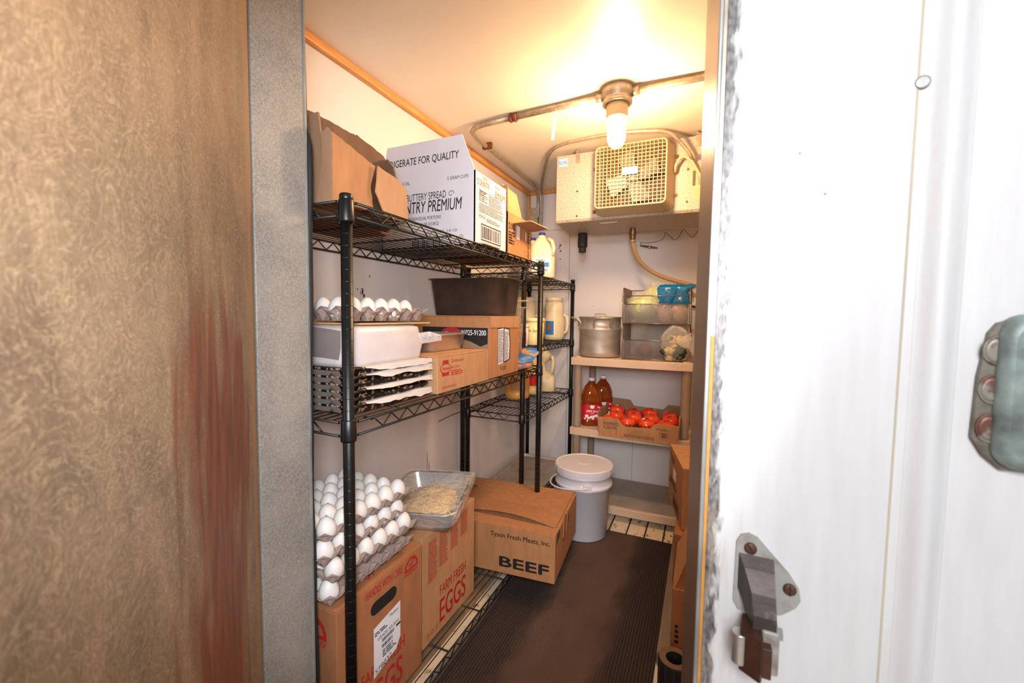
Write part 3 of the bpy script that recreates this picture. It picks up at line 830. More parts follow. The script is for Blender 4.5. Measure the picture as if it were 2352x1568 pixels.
# white carton on the top shelf
sx, sy, sz = .40, .25, .248
WB = thing('spread_carton', 'white printed carton of buttery spread with its lid flap standing up', 'cardboard box', (-.72 - sx / 2, 1.272 + sy / 2, 1.391))
w_ = MB()
w_.box(-sx / 2, sx / 2, -sy / 2, -sy / 2 + .004, 0, sz); w_.box(-sx / 2, sx / 2, sy / 2 - .004, sy / 2, 0, sz)
w_.box(sx / 2 - .004, sx / 2, -sy / 2, sy / 2, 0, sz); w_.box(-sx / 2, -sx / 2 + .004, -sy / 2, sy / 2, 0, sz); w_.box(-sx / 2, sx / 2, -sy / 2, sy / 2, 0, .004)
w_.build('carton_body', M['white_box'], WB)
f_ = MB(); ft = Face((-sx / 2, -sy / 2, sz), (1, 0, 0), (0, .06, 1))
f_.prism(ft, [(0, 0), (sx - .002, 0), (sx - .056, .128), (.02, .128)], -.004, 0)
flp = f_.build('lid_flap', M['white_box'], WB)
p = MB(); p.text(ft, 'REFRIGERATE FOR QUALITY', -.004, .050, .027, .338, bold=.006); p.build('flap_print', M['black_ink'], flp)
ff_, fr_ = faceF(sx, sy, sz), faceR(sx, sy, sz)
p = MB()
p.text(ff_, '5 GRAM CUPS', .290, .226, .012, .085)
p.build('black_lettering', M['black_ink'], WB); p = MB()
p.text(ff_, 'VEGETABLE OIL', .03, .228, .012, .10)
p.build('black_lettering', M['black_ink'], WB); p = MB()
p.text(ff_, 'BUTTERY SPREAD', .115, .168, .026, .170, bold=.0)
p.text(ff_, 'COUNTRY PREMIUM', .032, .124, .042, .314, bold=.004, slant=.08)
p.build('black_lettering', M['black_ink'], WB); p = MB()
p.text(ff_, '900 INDIVIDUAL PORTIONS', .116, .098, .0125, .148, bold=.003)
p.text(ff_, 'NET WT. 10 LBS (4.53KG)', .120, .076, .0125, .135, bold=.003)
for a in (.092, .305):
    for k in range(16):
        t0, t1_ = k * .42, (k + 1) * .42; r0, r1 = .012 * (1 - k / 18), .012 * (1 - (k + 1) / 18)
        p.poly(ff_, [(a + r0 * math.cos(t0), .178 + r0 * math.sin(t0)), (a + (r0 + .002) * math.cos(t0), .178 + (r0 + .002) * math.sin(t0)), (a + (r1 + .002) * math.cos(t1_), .178 + (r1 + .002) * math.sin(t1_)), (a + r1 * math.cos(t1_), .178 + r1 * math.sin(t1_))])
p.build('black_lettering', M['black_ink'], WB); p = MB()
p.barcode(ff_, .14, .26, .0, .028, 9)
for k in range(14):
    t0, t1_ = 2 * PI * k / 14, 2 * PI * (k + 1) / 14
    p.poly(ff_, [(.347 + .007 * math.cos(t0), .028 + .007 * math.sin(t0)), (.347 + .0085 * math.cos(t0), .028 + .0085 * math.sin(t0)), (.347 + .0085 * math.cos(t1_), .028 + .0085 * math.sin(t1_)), (.347 + .007 * math.cos(t1_), .028 + .007 * math.sin(t1_))])
p.text(ff_, 'U', .3435, .025, .007)
p.build('black_lettering', M['black_ink'], WB); p = MB()
p.barcode(fr_, .055, .19, .030, .072, 11)
for a0, a1, b0_, b1_ in ((.045, .2, .022, .026), (.045, .2, .076, .080), (.045, .049, .022, .08), (.196, .2, .022, .08)): p.rect(fr_, a0, a1, b0_, b1_)
p.build('barcode_print', M['black_ink'], WB)
p = MB(); p.lines(faceB(sx, sy, sz), .03, .06, .25, .12, 8, seed=31); p.build('underside_print', M['black_ink'], WB)
p = MB(); p.text(ff_, '09/27/25 14:10', .205, .048, .011, .125); p.build('date_print', M['grey_ink'], WB); p = MB(); p.text(fr_, 'BUNGE', .032, .098, .012, .045)
p.lines(fr_, .085, .092, .11, .014, 3, seed=14); p.lines(fr_, .03, .118, .19, .032, 6, seed=15); p.lines(fr_, .03, .155, .06, .04, 6, seed=17)
p.text(fr_, 'Nutrition', .030, .186, .010, .05, bold=.02); p.text(fr_, 'Facts', .030, .174, .010, .032, bold=.02)
p.lines(fr_, .1, .155, .115, .036, 7, seed=16); p.rect(fr_, .098, .216, .193, .195); p.rect(fr_, .098, .216, .150, .152)
p.build('grey_print', M['grey_ink'], WB)
p = MB(); p.text(fr_, 'COUNTR', .012, .206, .022, .092, bold=.02); p.text(fr_, 'EMIUM', .152, .196, .022, .08, bold=.02)
p.lines(fr_, .055, .233, .04, .010, 2, seed=2); p.lines(fr_, .15, .228, .05, .010, 2, seed=4)
p.build('gold_print', M['gold_ink'], WB)
tag(MB().box(-.715, -.685, 1.275, 1.40, 1.391, 1.396, bevel=.0015).build('flat_wooden_stick', mat('pale_wood', (206, 166, 116), .6, var=.1, scale=20)), 'flat pale strip lying on the top shelf edge in front of the white carton', 'strip')

# torn brown carton by the door
TC = thing('torn_carton', 'torn open brown carton at the door end of the top shelf', 'cardboard box', (-.735, .68, 1.391))
fx = Face((0, 0, 0), (0, 1, 0), (0, 0, 1))
def rough(pts, amp, seed):
    rnd = random.Random(seed); out = []
    for i, (a, b_) in enumerate(pts):
        a2, b2 = pts[(i + 1) % len(pts)]; L_ = math.hypot(a2 - a, b2 - b_); n_ = max(1, int(L_ / .012))
        for k in range(n_):
            t_ = k / n_; out.append((a + (a2 - a) * t_ + (rnd.uniform(-amp, amp) if k else 0), b_ + (b2 - b_) * t_ + (rnd.uniform(-amp, amp) if k else 0)))
    return out
MB().prism(fx, rough([(0.0, .0), (.122, .0), (.112, .06), (.128, .112), (.062, .128), (.0, .143)], .0012, 1), .004).build('front_panel', M['kraft'], TC)
fx2 = Face((.006, 0, 0), (.06, 1, 0), (0, 0, 1))
MB().prism(fx2, rough([(.150, .0), (.232, .0), (.226, .080), (.205, .096), (.128, .112), (.120, .05)], .0012, 2), -.004).build('front_panel', M['kraft3'], TC)
fy = Face((0, .0, 0), (1, 0, 0), (0, 0, 1))
MB().prism(fy, rough([(-.046, 0), (.0, 0), (.0, .143), (-.012, .156), (-.030, .146), (-.029, .09), (-.040, .03)], .0012, 3), -.004).build('end_panel', M['kraft_in'], TC)
MB().prism(Face((0, .012, 0), (1, -.04, 0), (0, .03, 1)), rough([(-.19, 0), (-.053, 0), (-.052, .06), (-.045, .11), (-.054, .165), (-.062, .205), (-.19, .21)], .0014, 4), -.005).build('end_panel', M['kraft_in'], TC)
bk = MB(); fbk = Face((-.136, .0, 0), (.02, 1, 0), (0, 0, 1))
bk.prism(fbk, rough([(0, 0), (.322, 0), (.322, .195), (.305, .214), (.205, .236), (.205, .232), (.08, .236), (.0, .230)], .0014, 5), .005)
bk.build('back_panel', mat('shade_toned_carton_inside', (116, 84, 60), .9, var=.2, scale=18, stretch=(1, 1, .2)), TC)  # darker brown stands in for shade on the panel's inner face
MB().prism(Face((-.128, .322, 0), (.124, -.09, 0), (0, 0, 1)), rough([(0, 0), (.165, 0), (.165, .06), (.09, .16), (.02, .205), (0, .205)], .0012, 6), .004).build('end_panel', M['kraft_in'], TC)
MB().box(-.33, -.140, .004, .36, .0, .004).build('bottom_flap', M['kraft2'], TC)

# open brown box far end of top shelf
BX = thing('open_carton', 'brown carton marked 500 with open flaps at the far end of the top shelf', 'cardboard box', (-.74, 1.575, 1.391))
bb = MB(); D_, W_, H_ = .30, .26, .182
bb.box(-D_, 0, 0, .004, 0, H_); bb.box(-D_, 0, W_ - .004, W_, 0, H_); bb.box(-.004, 0, 0, W_, 0, H_); bb.box(-D_, -D_ + .004, 0, W_, 0, H_); bb.box(-D_, 0, 0, W_, 0, .004)
bb.build('carton_body', M['kraft'], BX)
f1 = Face((-.30, -.0, H_ - .001), (1, 0, 0), (0, .02, 1)); MB().prism(f1, [(.05, 0), (.30, 0), (.298, .105), (.05, .105)], -.004).build('top_flap', M['kraft'], BX)
f2 = Face((.0, .0, H_ - .001), (0, 1, 0), (-.25, .0, 1)); MB().prism(f2, [(.004, 0), (.15, 0), (.148, .108), (.006, .118)], -.004).build('top_flap', M['kraft3'], BX)
f3 = Face((.0, .05, H_ - .04), (0, 1, 0), (1, .25, .12)); MB().prism(f3, [(0, 0), (.20, 0), (.195, .085), (.01, .075)], -.004).build('top_flap', M['kraft3'], BX)
fr_ = Face((0, 0, 0), (0, 1, 0), (0, 0, 1)); p = MB()
p.text(fr_, '500', .012, .115, .026, .06, bold=.03); p.lines(fr_, .012, .055, .06, .055, 5, seed=41, fill=.7)
p.build('black_lettering', M['black_ink'], BX); p = MB()
p.text(fr_, 'ACCENT', .235, .02, .02, .12, bold=.03, rot=PI / 2); p.build('black_lettering', M['black_ink'], BX)
p = MB(); p.rect(fr_, .09, .128, .085, .145); p.rect(fr_, .19, .2, .09, .13); p.build('paper_label', M['label'], BX)

# middle shelf cartons
sx, sy, sz = .33, .325, .112
HB = thing('flat_carton', 'low brown carton with a red printed mark, on the middle shelf beside the baking trays', 'cardboard box', (-.705 - sx / 2, 1.032 + sy / 2, .916))
carton_body(HB, sx, sy, sz, M['kraft3'], seam='y')
fr_ = faceR(sx, sy, sz); p = MB()
p.poly(fr_, [(.022, .050), (.062, .050), (.058, .098), (.026, .098)]); p.text(fr_, 'Griddlemaster', .072, .088, .010, .075, slant=.3); p.text(fr_, 'BACON', .072, .070, .007, .05)
p.lines(fr_, .072, .048, .07, .018, 3, seed=51); p.text(fr_, 'KEEP REFRIGERATED', .024, .012, .008, .08)
p.poly(fr_, [(.042 + .03 * math.cos(2 * PI * i / 16), .073 + .015 * math.sin(2 * PI * i / 16)) for i in range(16)], .0006)
p.build('red_print', M['red_ink'], HB)
p = MB(); p.poly(fr_, [(.042 + .027 * math.cos(2 * PI * i / 16), .073 + .0125 * math.sin(2 * PI * i / 16)) for i in range(16)], .0009); p.build('mark_field', M['kraft3'], HB)
p = MB(); p.text(fr_, 'Hormel', .022, .068, .011, .040, off=.0012, slant=.3, bold=.02); p.build('mark_print', M['red_ink'], HB)

sx, sy, sz = .34, .262, .232
CB = thing('torn_window_carton', 'tall brown carton numbered 46025-91200 with a torn window showing paper', 'cardboard box', (-.71 - sx / 2, 1.375 + sy / 2, .916))
carton_body(CB, sx, sy, sz, M['kraft'], seam='x')
ff_, fr_ = faceF(sx, sy, sz), faceR(sx, sy, sz)
p = MB(); p.rect(ff_, .04, .33, .112, .188); p.build('black_panel', M['black_ink'], CB)
p = MB(); p.poly(ff_, [(.175 + .048 * math.cos(2 * PI * i / 18), .165 + .022 * math.sin(2 * PI * i / 18)) for i in range(18)], .0008); p.build('red_oval', M['red_ink'], CB)
p = MB(); p.text(ff_, '46025-91200', .215, .160, .020, .108, off=.0009, bold=.01); p.text(ff_, 'Bonici', .145, .158, .014, .06, off=.0012, slant=.2); p.build('white_print', M['label'], CB)
p = MB(); p.poly(ff_, [(.22, .04), (.33, .04), (.33, .13), (.30, .118), (.26, .135), (.22, .145)], .0007); p.build('grey_panel', M['kraft_in'], CB)
p = MB(); p.text(ff_, 'CÍTRICO', .25, .092, .014, .06, off=.001); p.lines(ff_, .24, .06, .085, .024, 3, seed=61, off=.001)
p.build('black_lettering', M['black_ink'], CB)
p = MB(); p.text(fr_, '91200', .085, .022, .016, .052); p.build('black_lettering', M['black_ink'], CB)
win_ = [(.060, .185), (.11, .192), (.16, .182), (.168, .185), (.178, .12), (.175, .06), (.14, .052), (.06, .048), (.062, .12)]
p = MB(); p.poly(fr_, win_, .0005); p.build('torn_window', M['dark'], CB)
p = MB(); p.poly(fr_, [(.063, .182), (.112, .186), (.112, .05), (.064, .046)], .0008); p.poly(fr_, [(.120, .184), (.160, .178), (.170, .12), (.165, .062), (.120, .055)], .0008); pp = p.build('paper_sheet', M['label'], CB)
p = MB(); p.lines(fr_, .067, .055, .042, .125, 22, seed=70, off=.0011, fill=.4); p.lines(fr_, .123, .062, .038, .112, 20, seed=71, off=.0011, fill=.4)
p.build('fine_print', M['black_ink'], pp)
p = MB(); p.prism(fr_, [(.0, .19), (sx * .76, .185), (.258, .232), (0, .232)], .002, .0005); p.build('side_flap', M['kraft3'], CB)

# ------------------------------------------------------------------ pans
def pan_mesh(w_, d_, h_, taper=.012, flange=.009, r=.03, t=.0015, lip=.003, n=5):
    rings = [ring(w_ - 2 * taper, d_ - 2 * taper, max(.004, r - .006), 0, n)]
    rings.append(ring(w_ - 2 * taper + .008, d_ - 2 * taper + .008, r, .008, n))
    rings.append(ring(w_, d_, r, h_ - .003, n))
    rings.append(ring(w_ + 2 * flange, d_ + 2 * flange, r + flange, h_ - lip - .001, n))
    rings.append(ring(w_ + 2 * flange, d_ + 2 * flange, r + flange, h_, n))
    rings.append(ring(w_, d_, r, h_, n))
    rings.append(ring(w_ - 2 * t, d_ - 2 * t, r, h_ - .004, n))
    rings.append(ring(w_ - 2 * taper + .006, d_ - 2 * taper + .006, r, .010, n))
    rings.append(ring(w_ - 2 * taper - .004, d_ - 2 * taper - .004, max(.004, r - .006), .003, n))
    return MB().loft(rings, True, True, True)

# baking trays with parchment
zt = .9155
def paper_ruffle(parent, y0, y1, z, x, seed, h_=.016, drop=.006):
    mb = MB(); n_ = 26; rows = []
    for i in range(n_ + 1):
        t_ = i / n_; y = y0 + (y1 - y0) * t_
        n1 = noise.noise(Vector((y * 16, seed, 0))); n2 = noise.noise(Vector((y * 34, seed, 5)))
        a = .003 * n1; env = min(1, t_ * 5) * (.55 + .45 * t_)
        rows.append([(x - .05, y, z + .001), (x - .012, y, z + .003 + a), (x + .005 + .002 * n2, y, z + .003 + a), (x + .009 + .004 * n1, y, z - h_ * env * (.75 + .5 * n1 + .3 * n2))])
    vs_ = [q for r_ in rows for q in r_]; fs_ = []
    for i in range(n_):
        for k in range(3): a = i * 4 + k; fs_.append((a, a + 1, a + 5, a + 4))
    return mb.add(vs_, fs_, False).build('parchment_sheet', M['paper'], parent)
ords = ['bottom', 'second from bottom', 'third from bottom', 'third from top', 'second from top', 'topmost']
for i in range(6):
    tr = thing('baking_tray', 'blackened baking tray, %s of the stack on the middle shelf' % ords[i], 'baking tray', (-.945, .868, zt + .0168 * i), (0, 0, random.uniform(-.006, .006)), 'stack of crusted baking trays')
    mb = pan_mesh(.432, .304, .0255 if i == 5 else .0235, .008, .006, .02, .0012, .004)
    mb.build('tray_pan', M['pan_crust'], tr)
    en = MB(); fe = Face((-.205, -.1572, 0), (1, 0, 0), (0, 0, 1)); en.rect(fe, .0, .40, .0072, .0190, .0002); en.build('bare_side', M['pan_alu'], tr)
    if i in (0, 2, 4, 5): paper_ruffle(tr, -.11, .155, .0235, .2205, 90 + i, .018 if i != 2 else .012)

# wrapped deep tray above the baking trays
WT = thing('wrapped_tray', 'deep tray wrapped in milky plastic on top of the baking trays', 'wrapped tray', (-.93, .882, 1.0235))
mb = MB(); rings = []
for k, (dw, dd, z) in enumerate(((.0, .0, .0), (.006, .008, .012), (.004, .008, .045), (-.004, .002, .075), (-.012, -.006, .092), (-.05, -.04, .0985), (-.2, -.16, .0992))):
    rg = []
    for x, y, zz in ring(.372 + dw, .300 + dd, .045, z, 8):
        q = noise.noise(Vector((x * 14, y * 14, z * 22))) * .008 * (1 if 0 < k < 6 else .2)
        rg.append((x + q * (1 if x > 0 else -1), y + q * (1 if y > 0 else -1), z + q * .3 * (k > 3)))
    rings.append(rg)
mb.loft(rings, True, True, True).build('plastic_wrap', M['white_film'], WT)
g_ = MB(); idx = [i for i, q in enumerate(rings[2]) if q[1] < -.128 and -.165 < q[0] < .165]; idx.sort(key=lambda i: rings[2][i][0])
vs_ = []
for rg, dzz in ((rings[1], .004), (rings[2], 0), (rings[3], 0), (rings[4], -.004)):
    for j_ in range(13):
        x = -.160 + .325 * j_ / 12
        y = min(q[1] for q in rg); vs_.append((x * (1 - .04 * (dzz != 0)), y - .0012 + .0035 * noise.noise(Vector((x * 12, 3, rg[0][2] * 20))), rg[0][2] + dzz + .006 * math.sin(x * 16 + rg[0][2] * 9) * (dzz != 0)))
for r_ in range(3):
    for j_ in range(12): a = r_ * 13 + j_; g_.f.append([a, a + 1, a + 14, a + 13]); g_.sm.append(True)
g_.v = [Vector(q) for q in vs_]
g_.build('pan_side', M['grey_film'], WT)
tl = MB(); tl.add([(.175, .10, .07), (.20, .145, .078), (.215, .185, .066), (.212, .19, .05), (.19, .15, .045), (.18, .10, .04)], [(0, 1, 2, 3, 4, 5)]); tl.build('wrap_tail', M['milky_film'], WT)
tag(MB().box(-.79, -.735, .775, 1.055, 1.1215, 1.1245).build('wooden_slat', mat('golden_wood', (206, 160, 96), .5, var=.1, scale=20)) if False else MB().box(-1.06, -.752, .772, 1.062, 1.1232, 1.1275, bevel=.001).build('thin_board', mat('golden_board', (202, 158, 98), .5, var=.12, scale=20)), 'thin golden board under the small egg flat', 'board')

# small hotel pan on the low carton
HP = thing('steam_table_pan', 'small stainless pan standing on the low brown carton', 'pan', (-.865, 1.232, 1.0285), (0, 0, .0))
pan_mesh(.16, .225, .058, .014, .010, .032).build('pan_body', M['steel'], HP)
# black deep pan on the tall carton
BP = thing('deep_pan', 'deep blackened metal pan on top of the tall brown carton', 'pan', (-.872, 1.555, 1.1485), (0, 0, math.radians(3)))
pan_mesh(.345, .205, .148, .018, .011, .042).build('pan_body', M['steel_black'], BP)
# clear tub behind
CT = thing('clear_container', 'clear plastic container with a tilted lid behind the tall carton', 'container', (-.845, 1.765, .914))
mb = MB(); rg = [ring(.15, .13, .03, z, 4, 0, 0) for z in (0,)] + [ring(.165, .145, .03, .27, 4)] + [ring(.185, .165, .035, .272, 4), ring(.185, .165, .035, .277, 4)]
mb.loft(rg, True, False, True).build('container_body', M['clear_tub'], CT)
MB().loft([ring(.15, .13, .03, .02, 4), ring(.16, .14, .03, .2, 4)], True, True, True).build('food_contents', M['tan_veg'], CT)
ld_ = MB().loft([ring(.19, .17, .035, 0, 4), ring(.19, .17, .035, .006, 4)], True, True).build('container_lid', M['clear_tub'], CT); ld_.location = (.01, 0, .288); ld_.rotation_euler = (.05, -.14, 0)

# cheese bag
CH = thing('cheese_bag', 'blue printed bag of shredded cheese hanging over the middle shelf end', 'bag', (-.74, 1.735, .914), (0, 0, .05))
MB().blob((0, 0, .022), .042, .115, .022, .25, 7, 4, 24, 12).build('cheese_shreds', M['cheese'], CH)
mb = MB(); n_ = 12; vs_ = []; fs_ = []
for i in range(n_ + 1):
    for k in range(7):
        y = -.10 + .25 * i / n_; x = -.045 + .09 * k / 6
        vs_.append((x, y, .040 + .022 * math.cos(x * 30) * math.cos((y) * 9) - .010 + .05 * max(0, (i - 6) / 6) ** 1.5 + .004 * noise.noise(Vector((x * 60, y * 40, 2)))))
for i in range(n_):
    for k in range(6): a = i * 7 + k; fs_.append((a, a + 1, a + 8, a + 7))
mb.add(vs_, fs_, True).build('bag_front', M['bag_blue'], CH)

# noodle pan, tilted on the second egg carton
NP = thing('steam_table_pan', 'stainless pan of noodles under cling film, resting on the tan egg carton', 'pan', (-.862, 1.215, .4655), (math.radians(1.5), 0, math.radians(19)))
pan_mesh(.245, .325, .066, .016, .011, .034).build('pan_body', M['steel'], NP)
nd = MB(); rnd = random.Random(5)
nd.blob((0, .0, .024), .098, .132, .020, .25, 8, 6, 26, 12)
for i in range(46):
    cx, cy = rnd.uniform(-.07, .07), rnd.uniform(-.1, .1); a = rnd.uniform(0, 2 * PI); rad = rnd.uniform(.015, .04); pts = []
    for k in range(9):
        aa = a + k * .35; x, y = cx + rad * math.cos(aa), cy + rad * math.sin(aa)
        e_ = max(0, 1 - (x / .098) ** 2 - (y / .132) ** 2); pts.append((x, y, .025 + .020 * math.sqrt(e_) + .003 * rnd.random()))
    nd.tube(pts, .0032, 5)
o = nd.build('noodles', M['noodle'], NP)
cf = MB(); vs_ = []; n_ = 14
for i in range(n_ + 1):
    for k in range(n_ + 1):
        x = -.132 + .264 * k / n_; y = -.172 + .344 * i / n_
        vs_.append((x, y, .069 - .008 * math.cos(x * 9) * math.cos(y * 7) + .0015 * noise.noise(Vector((x * 40, y * 40, 1)))))
fs_ = [(i * (n_ + 1) + k, i * (n_ + 1) + k + 1, (i + 1) * (n_ + 1) + k + 1, (i + 1) * (n_ + 1) + k) for i in range(n_) for k in range(n_)]
cf.add(vs_, fs_, True)
sk = []; rg0 = ring(.272, .352, .045, .069, 6); 
for dzz, gr in ((0, 0), (-.012, .003), (-.032, -.002), (-.05, -.014)):
    sk.append([(x * (1 + gr / .15) + .003 * noise.noise(Vector((x * 70, y * 70, dzz * 90))), y * (1 + gr / .2) + .003 * noise.noise(Vector((y * 70, x * 70, dzz * 90))), z + dzz) for x, y, z in rg0])
cf.loft(sk, False, False, True)
cf.build('cling_film', M['film'], NP)

# big grey sheet pan on the far rack bottom
SP = thing('sheet_pan', 'large dull grey sheet pan on the bottom shelf of the far rack', 'sheet pan', (-.97, 2.33, .1535))
pan_mesh(.33, .80, .024, .006, .004, .02).build('pan_body', M['steel_worn'], SP)

# ------------------------------------------------------------------ egg flats and eggs
PC = .0495
def flat_mesh(nx, ny):
    q = 6; W_, D_ = nx * PC, ny * PC; e = .004; mb = MB(); vs_ = []; fs_ = []
    gx = [-W_ / 2 + W_ * i / (nx * q) for i in range(nx * q + 1)]; gy = [-D_ / 2 + D_ * i / (ny * q) for i in range(ny * q + 1)]
    rnd = random.Random(nx * 31 + ny)
    for iy, y in enumerate(gy):
        for ix, x in enumerate(gx):
            u = (ix % q) / q * 2 - 1; v = (iy % q) / q * 2 - 1
            if ix == nx * q: u = -1
            if iy == ny * q: v = -1
            a, b = abs(u), abs(v); m_ = max(a, b); mn = min(a, b)
            z = .004 if m_ < .34 else .004 + .026 * min(1, (m_ - .34) / .62)
            if a > .55 and b > .55: z = .03 + .022 * min(1, (mn - .55) / .4)
            edge = ix in (0, nx * q) or iy in (0, ny * q)
            if edge: z = .027 + .013 * max(0, (mn - .3) / .7) ** .7
            x2, y2 = x, y
            if edge:
                x2 += (e if ix else -e) if ix in (0, nx * q) else 0; y2 += (e if iy else -e) if iy in (0, ny * q) else 0
            vs_.append((x2 + rnd.uniform(-.0006, .0006), y2 + rnd.uniform(-.0006, .0006), z + rnd.uniform(-.0008, .0008)))
    n_ = nx * q + 1
    for iy in range(ny * q):
        for ix in range(nx * q):
            a = iy * n_ + ix; fs_.append((a, a + 1, a + n_ + 1, a + n_))
    return mb.add(vs_, fs_, False)
egg_me = None
def make_egg(loc, label, group):
    global egg_me
    if egg_me is None:
        mb = MB(); prof = []
        for i in range(13):
            th = PI * i / 12; z = -math.cos(th); r = math.sin(th) * (1 - .10 * z)
            prof.append((max(.0002, r * .0222), z * .0285))
        o = mb.lathe(prof, 18).build('egg', M['egg']); egg_me = o.data
    else:
        o = bpy.data.objects.new('egg', egg_me); col.objects.link(o)
    o.location = loc; o.rotation_euler = (random.uniform(-.1, .1) , random.uniform(-.1, .1), random.uniform(0, 6))
    o.scale = (random.uniform(.97, 1.04),) * 3
    return tag(o, label, 'egg', group)
def egg_flat(label, cx, cy, z, nx, ny, rz=0):
    o = flat_mesh(nx, ny).build('egg_flat', M['pulp'], loc=(cx, cy, z), rot=(0, 0, rz))
    md = o.modifiers.new('thickness', 'SOLIDIFY'); md.thickness = .002; md.offset = -1
    return tag(o, label, 'egg flat', 'stacked grey egg flats' if 'stack' in label else None)
zf = .4745
fl_names = ['grey pulp egg flat at the bottom of the stack, resting on the near egg carton', 'grey pulp egg flat second from the bottom of the stack', 'grey pulp egg flat second from the top of the stack', 'grey pulp egg flat full of eggs on top of the stack']
for i in range(4):
    cx = -.876 + (.012 if i in (0, 1) else 0) - (.006 if i == 0 else 0); cy = .813 + (.010 if i == 1 else -.008 if i == 2 else 0)
    z = zf + .0485 * i
    egg_flat(fl_names[i], cx, cy, z, 5, 6, (.02, -.015, .01, -.01)[i])
    for a in range(5):
        for b in range(6):
            if i < 3:
                if not (a == 4 or b == 0): continue
                if i == 0 and not ((a == 4 and b in (0,)) or (b == 0 and a in (3, 4))): continue
                lab = ('', 'white egg peeking out of the second egg flat from the bottom', 'white egg peeking out just below the topmost egg flat')[i] or 'white egg peeking out just above the bottom egg flat'
            else: lab = 'white egg in the open topmost flat of the stack on the near egg carton'
            make_egg((cx + (a - 2) * PC, cy + (b - 2.5) * PC, z + .0345), lab, ('eggs in the bottom flat', 'eggs in the second flat', 'eggs in the third flat', 'eggs in the topmost flat')[i])
# small flat on the wrapped tray
cx, cy, z = -.862, .912, 1.1295
egg_flat('grey egg flat with few eggs on the golden board above the wrapped tray', cx, cy, z, 4, 6, .0)
for a in range(4):
    for b in range(6):
        if (a == 3 and b in (0, 2, 3, 4)) or (a == 2 and b in (0, 1, 2)) or (a, b) in ((1, 0), (1, 1), (3, 1)):
            make_egg((cx + (a - 1.5) * PC, cy + (b - 2.5) * PC, z + .0345), 'white egg in the flat above the wrapped tray on the middle shelf', 'eggs in the flat on the middle shelf')

# ------------------------------------------------------------------ jugs, jars and tubs on the far rack
def tubes_handle(mb, pts, r=.008): mb.tube(pts, r, 8)
def milk_jug(label, loc, rz):
    t = thing('milk_jug', label, 'milk jug', loc, (0, 0, rz), 'milk jugs on the far rack')
    rings = [ring(.142, .142, .035, 0, 4), ring(.152, .152, .04, .01, 4), ring(.152, .152, .04, .135, 4), ring(.145, .145, .045, .16, 4), ring(.115, .115, .045, .195, 4), ring(.07, .07, .03, .222, 4), ring(.045, .045, .02, .236, 4), ring(.04, .04, .0195, .248, 4)]
    MB().loft(rings, True, True, True).build('jug_body', M['milk'], t)
    hm = MB(); tubes_handle(hm, [(.035, -.035, .225), (.058, -.058, .205), (.068, -.068, .165), (.062, -.062, .125)], .011); hm.build('handle', M['milk'], t)
    hh = MB(); fo = Face((.0, -.0755, .13), (1, 0, 0), (0, .42, 1)); hh.poly(fo, stadium(.012, .036, .0, .06), .0006); 
    MB().lathe([(.0195, .244), (.0195, .262), (.017, .264)], 16).build('cap', M['blue_cap'], t)
    fc = Face((-.05, -.0765, .03), (1, 0, 0), (0, 0, 1))
    l_ = MB(); l_.rect(fc, -.005, .10, .0, .085); lo_ = l_.build('label', M['label'], t)
    l_ = MB(); l_.rect(fc, .003, .092, .03, .055, .0008); l_.build('label_band', M['blue_ink'], lo_)
    l_ = MB(); l_.barcode(fc, .06, .085, .006, .02, 3, .0008); l_.lines(fc, .02, .062, .05, .012, 2, seed=9, off=.0008); l_.build('label_print', M['grey_ink'], lo_)
    return t
milk_jug('front white milk jug with blue cap on top of the far wire rack', (-.872, 2.33, 1.3665), .35)
milk_jug('milk jug mostly hidden behind the front one, only its blue cap and side showing', (-.985, 2.47, 1.3665), .35)

def big_jar(label, loc, rz, s=1.0, lab=True):
    t = thing('mayonnaise_jar', label, 'jar', loc, (0, 0, rz), 'big mayonnaise jars on the far rack')
    pr = [(.055, 0), (.068, .008), (.07, .03), (.07, .12), (.066, .145), (.060, .17), (.062, .19), (.064, .215), (.058, .24), (.05, .252), (.05, .262)]
    MB().lathe([(r * s, z * s) for r, z in pr], 28, sy=.95).build('jar_body', M['mayo'], t)
    MB().lathe([(.055 * s, .256 * s), (.057 * s, .26 * s), (.057 * s, .278 * s), (.053 * s, .281 * s)], 28).build('lid', M['mayo'], t)
    hm = MB(); hm.tube([(.062 * s, 0, .165 * s), (.085 * s, 0, .155 * s), (.092 * s, 0, .11 * s), (.086 * s, 0, .06 * s), (.066 * s, 0, .04 * s)], .011 * s, 8); hm.build('handle', M['mayo'], t)
    if lab:
        lb_ = MB(); vs_ = []; fs_ = []
        for k in range(9):
            a = -PI / 2 - .75 + .9 * k / 8
            for z in (.035, .125): vs_.append((.0706 * s * math.cos(a), .0675 * s * math.sin(a), z * s))
        for k in range(8): fs_.append((k * 2, k * 2 + 2, k * 2 + 3, k * 2 + 1))
        lb_.add(vs_, fs_, True); lo_ = lb_.build('label', M['blue_ink'], t)
        l2 = MB(); vs_ = []; fs_ = []
        for k in range(4):
            a = -PI / 2 - .55 + .4 * k / 3
            for z in (.06, .10): vs_.append((.0712 * s * math.cos(a), .0682 * s * math.sin(a), (z + .01 * (k % 2)) * s))
        for k in range(3): fs_.append((k * 2, k * 2 + 2, k * 2 + 3, k * 2 + 1))
        l2.add(vs_, fs_); l2.build('label_print', M['gold_ink'], lo_)
    return t
big_jar('large mayonnaise jar with handle and blue label on the second shelf of the far rack', (-.915, 2.70, .9935), .15)
big_jar('large cream jar without label behind the black pan, left of the blue labelled jar', (-1.045, 2.52, .9935), .3, .98, lab=False)
T1 = thing('food_tub', 'pale yellow tub with black lettering and white lid between the two rack posts', 'tub', (-.845, 2.16, .9935))
MB().lathe([(.047, 0), (.049, .004), (.055, .128)], 28).build('tub_body', M['yellow_tub'], T1)
